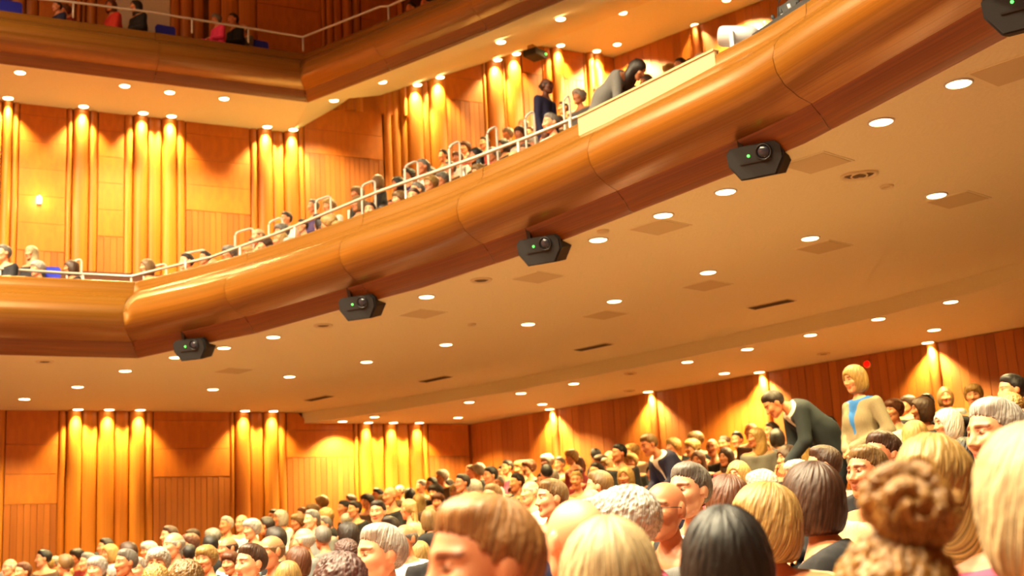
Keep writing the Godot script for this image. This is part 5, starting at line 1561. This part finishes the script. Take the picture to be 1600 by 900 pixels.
func wear_mesh(pose: String, cut: String) -> ArrayMesh:
	# cut: top (round neck), jacket (open in a V), shirt (worn under the jacket)
	var key := pose + cut
	if wear_cache.has(key):
		return wear_cache[key]
	var q: Dictionary = pose_table[pose]
	var neck: Vector3 = q.neck[2]
	var base: Vector3 = q.neck[0]
	var lean: Vector3 = (neck - base).normalized()
	var fwd: Vector3 = (Vector3(0, 0, 1) - lean * lean.z).normalized()
	var bones: Array = (q.torso + [[base, 0.06, base.lerp(neck, 0.45), 0.055]]) if cut == "shirt" else q.torso + q.limbs + [[base, 0.062, base.lerp(neck, 0.35), 0.058]]
	var rest: Array = [] if cut == "shirt" else q.limbs
	var core: Array = bones if cut == "shirt" else q.torso + [bones[-1]]
	var grow: float = {"top": 0.010, "jacket": 0.016, "shirt": 0.006}[cut]
	var f := func(p: Vector3) -> float:
		var d := dressed(p, core, rest, grow)
		var r: Vector3 = p - base
		var up: float = r.dot(lean)
		var out: float = r.dot(fwd)
		# opening for the neck
		d = smax(d, up - (0.075 if cut == "shirt" else 0.062) + out * (0.35 if cut == "top" else 0.15), 0.01)
		if cut == "jacket":
			d = smax(d, -maxf(absf(r.x) - maxf(0.0, (up + 0.27) * 0.2), 0.03 - out), 0.006)
		elif cut == "top":
			d = smax(d, -ell(r - lean * 0.075 - fwd * 0.055, Vector3(0.062, 0.062, 0.062)), 0.01)
		return d
	var box := lists_bounds(bones, 0.07)
	var a := nets(f, box.position, box.end, 0.0165)
	wear_cache[key] = smooth_mesh(a[0], a[1], PackedVector2Array(), PackedColorArray())
	return wear_cache[key]

var glasses_mesh: ArrayMesh
func make_glasses() -> ArrayMesh:
	var st := SurfaceTool.new()
	st.begin(Mesh.PRIMITIVE_TRIANGLES)
	for s in [-1, 1]:
		var loop := []
		for k in 17:
			var a := TAU * k / 16.0
			loop.append(Vector3(s * 0.032 + cos(a) * 0.023, 0.006 + sin(a) * 0.017, 0.101 - absf(cos(a)) * 0.003))
		st.append_from(tube(loop, 0.0017, 5), 0, Transform3D())
		st.append_from(tube([Vector3(s * 0.055, 0.012, 0.098), Vector3(s * 0.078, 0.012, 0.06), Vector3(s * 0.083, 0.012, -0.01)], 0.0017, 5), 0, Transform3D())
	st.append_from(tube([Vector3(-0.01, 0.011, 0.101), Vector3(0, 0.014, 0.106), Vector3(0.01, 0.011, 0.101)], 0.0017, 5), 0, Transform3D())
	return st.commit()

const STYLE := {"S": "short", "F": "thinning", "B": "bald", "W": "short full", "O": "chin-length", "L": "long loose", "K": "pinned-up", "P": "ponytailed", "H": "bobbed", "N": "bun-tied"}
const ZONE := {
	"front": ["in the nearest stalls", "audience in the nearest stalls rows"], "mid": ["in the middle stalls", "audience in the middle stalls rows"],
	"rear": ["in the back stalls", "audience in the back stalls rows"], "balcony": ["in the balcony", "audience in the lower balcony"],
	"gallery": ["in the gallery", "audience in the upper gallery"],
}

func person(q: Array) -> Node3D:
	# x, y, z, yaw, scale, pose, head turn, hair style, hair colour, skin, clothes, flags, zone, fine
	var fine: bool = q[13] == 1
	var flags: String = q[11]
	var woman := 1 if q[7] in ["O", "L", "K", "P", "H", "N"] or (q[7] == "W" and fmod(absf(q[0]) * 7.0, 1.0) < 0.75) else 0
	var jacket := flags.contains("J")
	var look: String = "bald head" if q[7] == "B" else "%s %s hair" % [STYLE[q[7]], HAIR[q[8]][1]]
	var worn: String = "%s %s" % [CLOTH[q[10]][1], "jacket" if jacket else "top"]
	if q[7] == "H":
		worn += " and black beret"
	if flags.contains("G"):
		worn += " and glasses"
	var doing := "standing" if q[5] != "seat" else "seated"
	var label := "%s person with %s, %s %s" % [doing, look, worn, ZONE[q[12]][0]]
	if flags.contains("A"):
		label = "%s person with %s, %s, facing away %s" % [doing, look, worn, ZONE[q[12]][0]]
	var o := thing("person", label, "person", Vector3(q[0], q[1], q[2]), deg_to_rad(q[3]), ZONE[q[12]][1])
	o.scale = Vector3.ONE * q[4]
	part("body", skin_mesh(q[5], q[6], woman, fine), mats["skin_%d" % q[9]], o)
	part("jacket" if jacket else "clothing", wear_mesh(q[5], "jacket" if jacket else "top"), mats["cloth_" + q[10]], o)
	if jacket:
		part("shirt", wear_mesh(q[5], "shirt"), mats["cloth_blue" if flags.contains("B") else "cloth_wh"], o)
	var hx := head_xf(q[5], q[6])
	if q[7] != "B":
		part("hair", hair_mesh(q[7], fine, 9 + int(absf(q[0]) * 10.0) % (3 if q[7] in ["S", "W", "O"] else 1)), mats["hair_" + q[8]], o, hx)
	if q[7] == "N":
		part("hair_bun", hair_mesh("bun", true), mats["hair_" + q[8]], o, hx * Transform3D(Basis(), Vector3(-0.03, 0.165, -0.06)))
	if q[7] == "H":
		part("beret", lathe([Vector2(0.0, 0.062), Vector2(0.07, 0.055), Vector2(0.122, 0.03), Vector2(0.132, 0.008), Vector2(0.12, -0.012), Vector2(0.092, -0.022)], 24), mats["cloth_bk"], o, hx * Transform3D(Basis(Vector3.RIGHT, -0.2), Vector3(0.01, 0.085, -0.02)))
	if flags.contains("G"):
		part("glasses", glasses_mesh, mats["glasses"], o, hx)
	return o

func build_people() -> void:
	pose_table = poses()
	hair_noise.seed = 21
	hair_noise.frequency = 1.0
	glasses_mesh = make_glasses()
	var made := []
	for q in PEOPLE:
		made.append(person(q))
	# people who look alike are told apart by who is next to them
	var alike := {}
	for i in made.size():
		var t: String = made[i].get_meta("label")
		alike[t] = alike.get(t, []) + [i]
	var taken := {}
	for t in alike:
		if alike[t].size() < 2:
			continue
		for i in alike[t]:
			var order := range(made.size())
			order.sort_custom(func(a, b): return made[a].position.distance_squared_to(made[i].position) < made[b].position.distance_squared_to(made[i].position))
			for j in order.slice(1, 6):
				var hair: String = "bald" if PEOPLE[j][7] == "B" else HAIR[PEOPLE[j][8]][1].replace(" ", "-") + "-haired"
				var worn: String = t.split(" in the ")[0].replace(" facing away", "").trim_suffix(",")
				var text := "%s, next to %s person in %s" % [worn, hair, CLOTH[PEOPLE[j][10]][1]]
				if not taken.has(text) and text.split(" ").size() <= 16:
					taken[text] = true
					made[i].set_meta("label", text)
					break
	for q in SPECIAL:
		var o := person(q)
		o.set_meta("label", q[14])
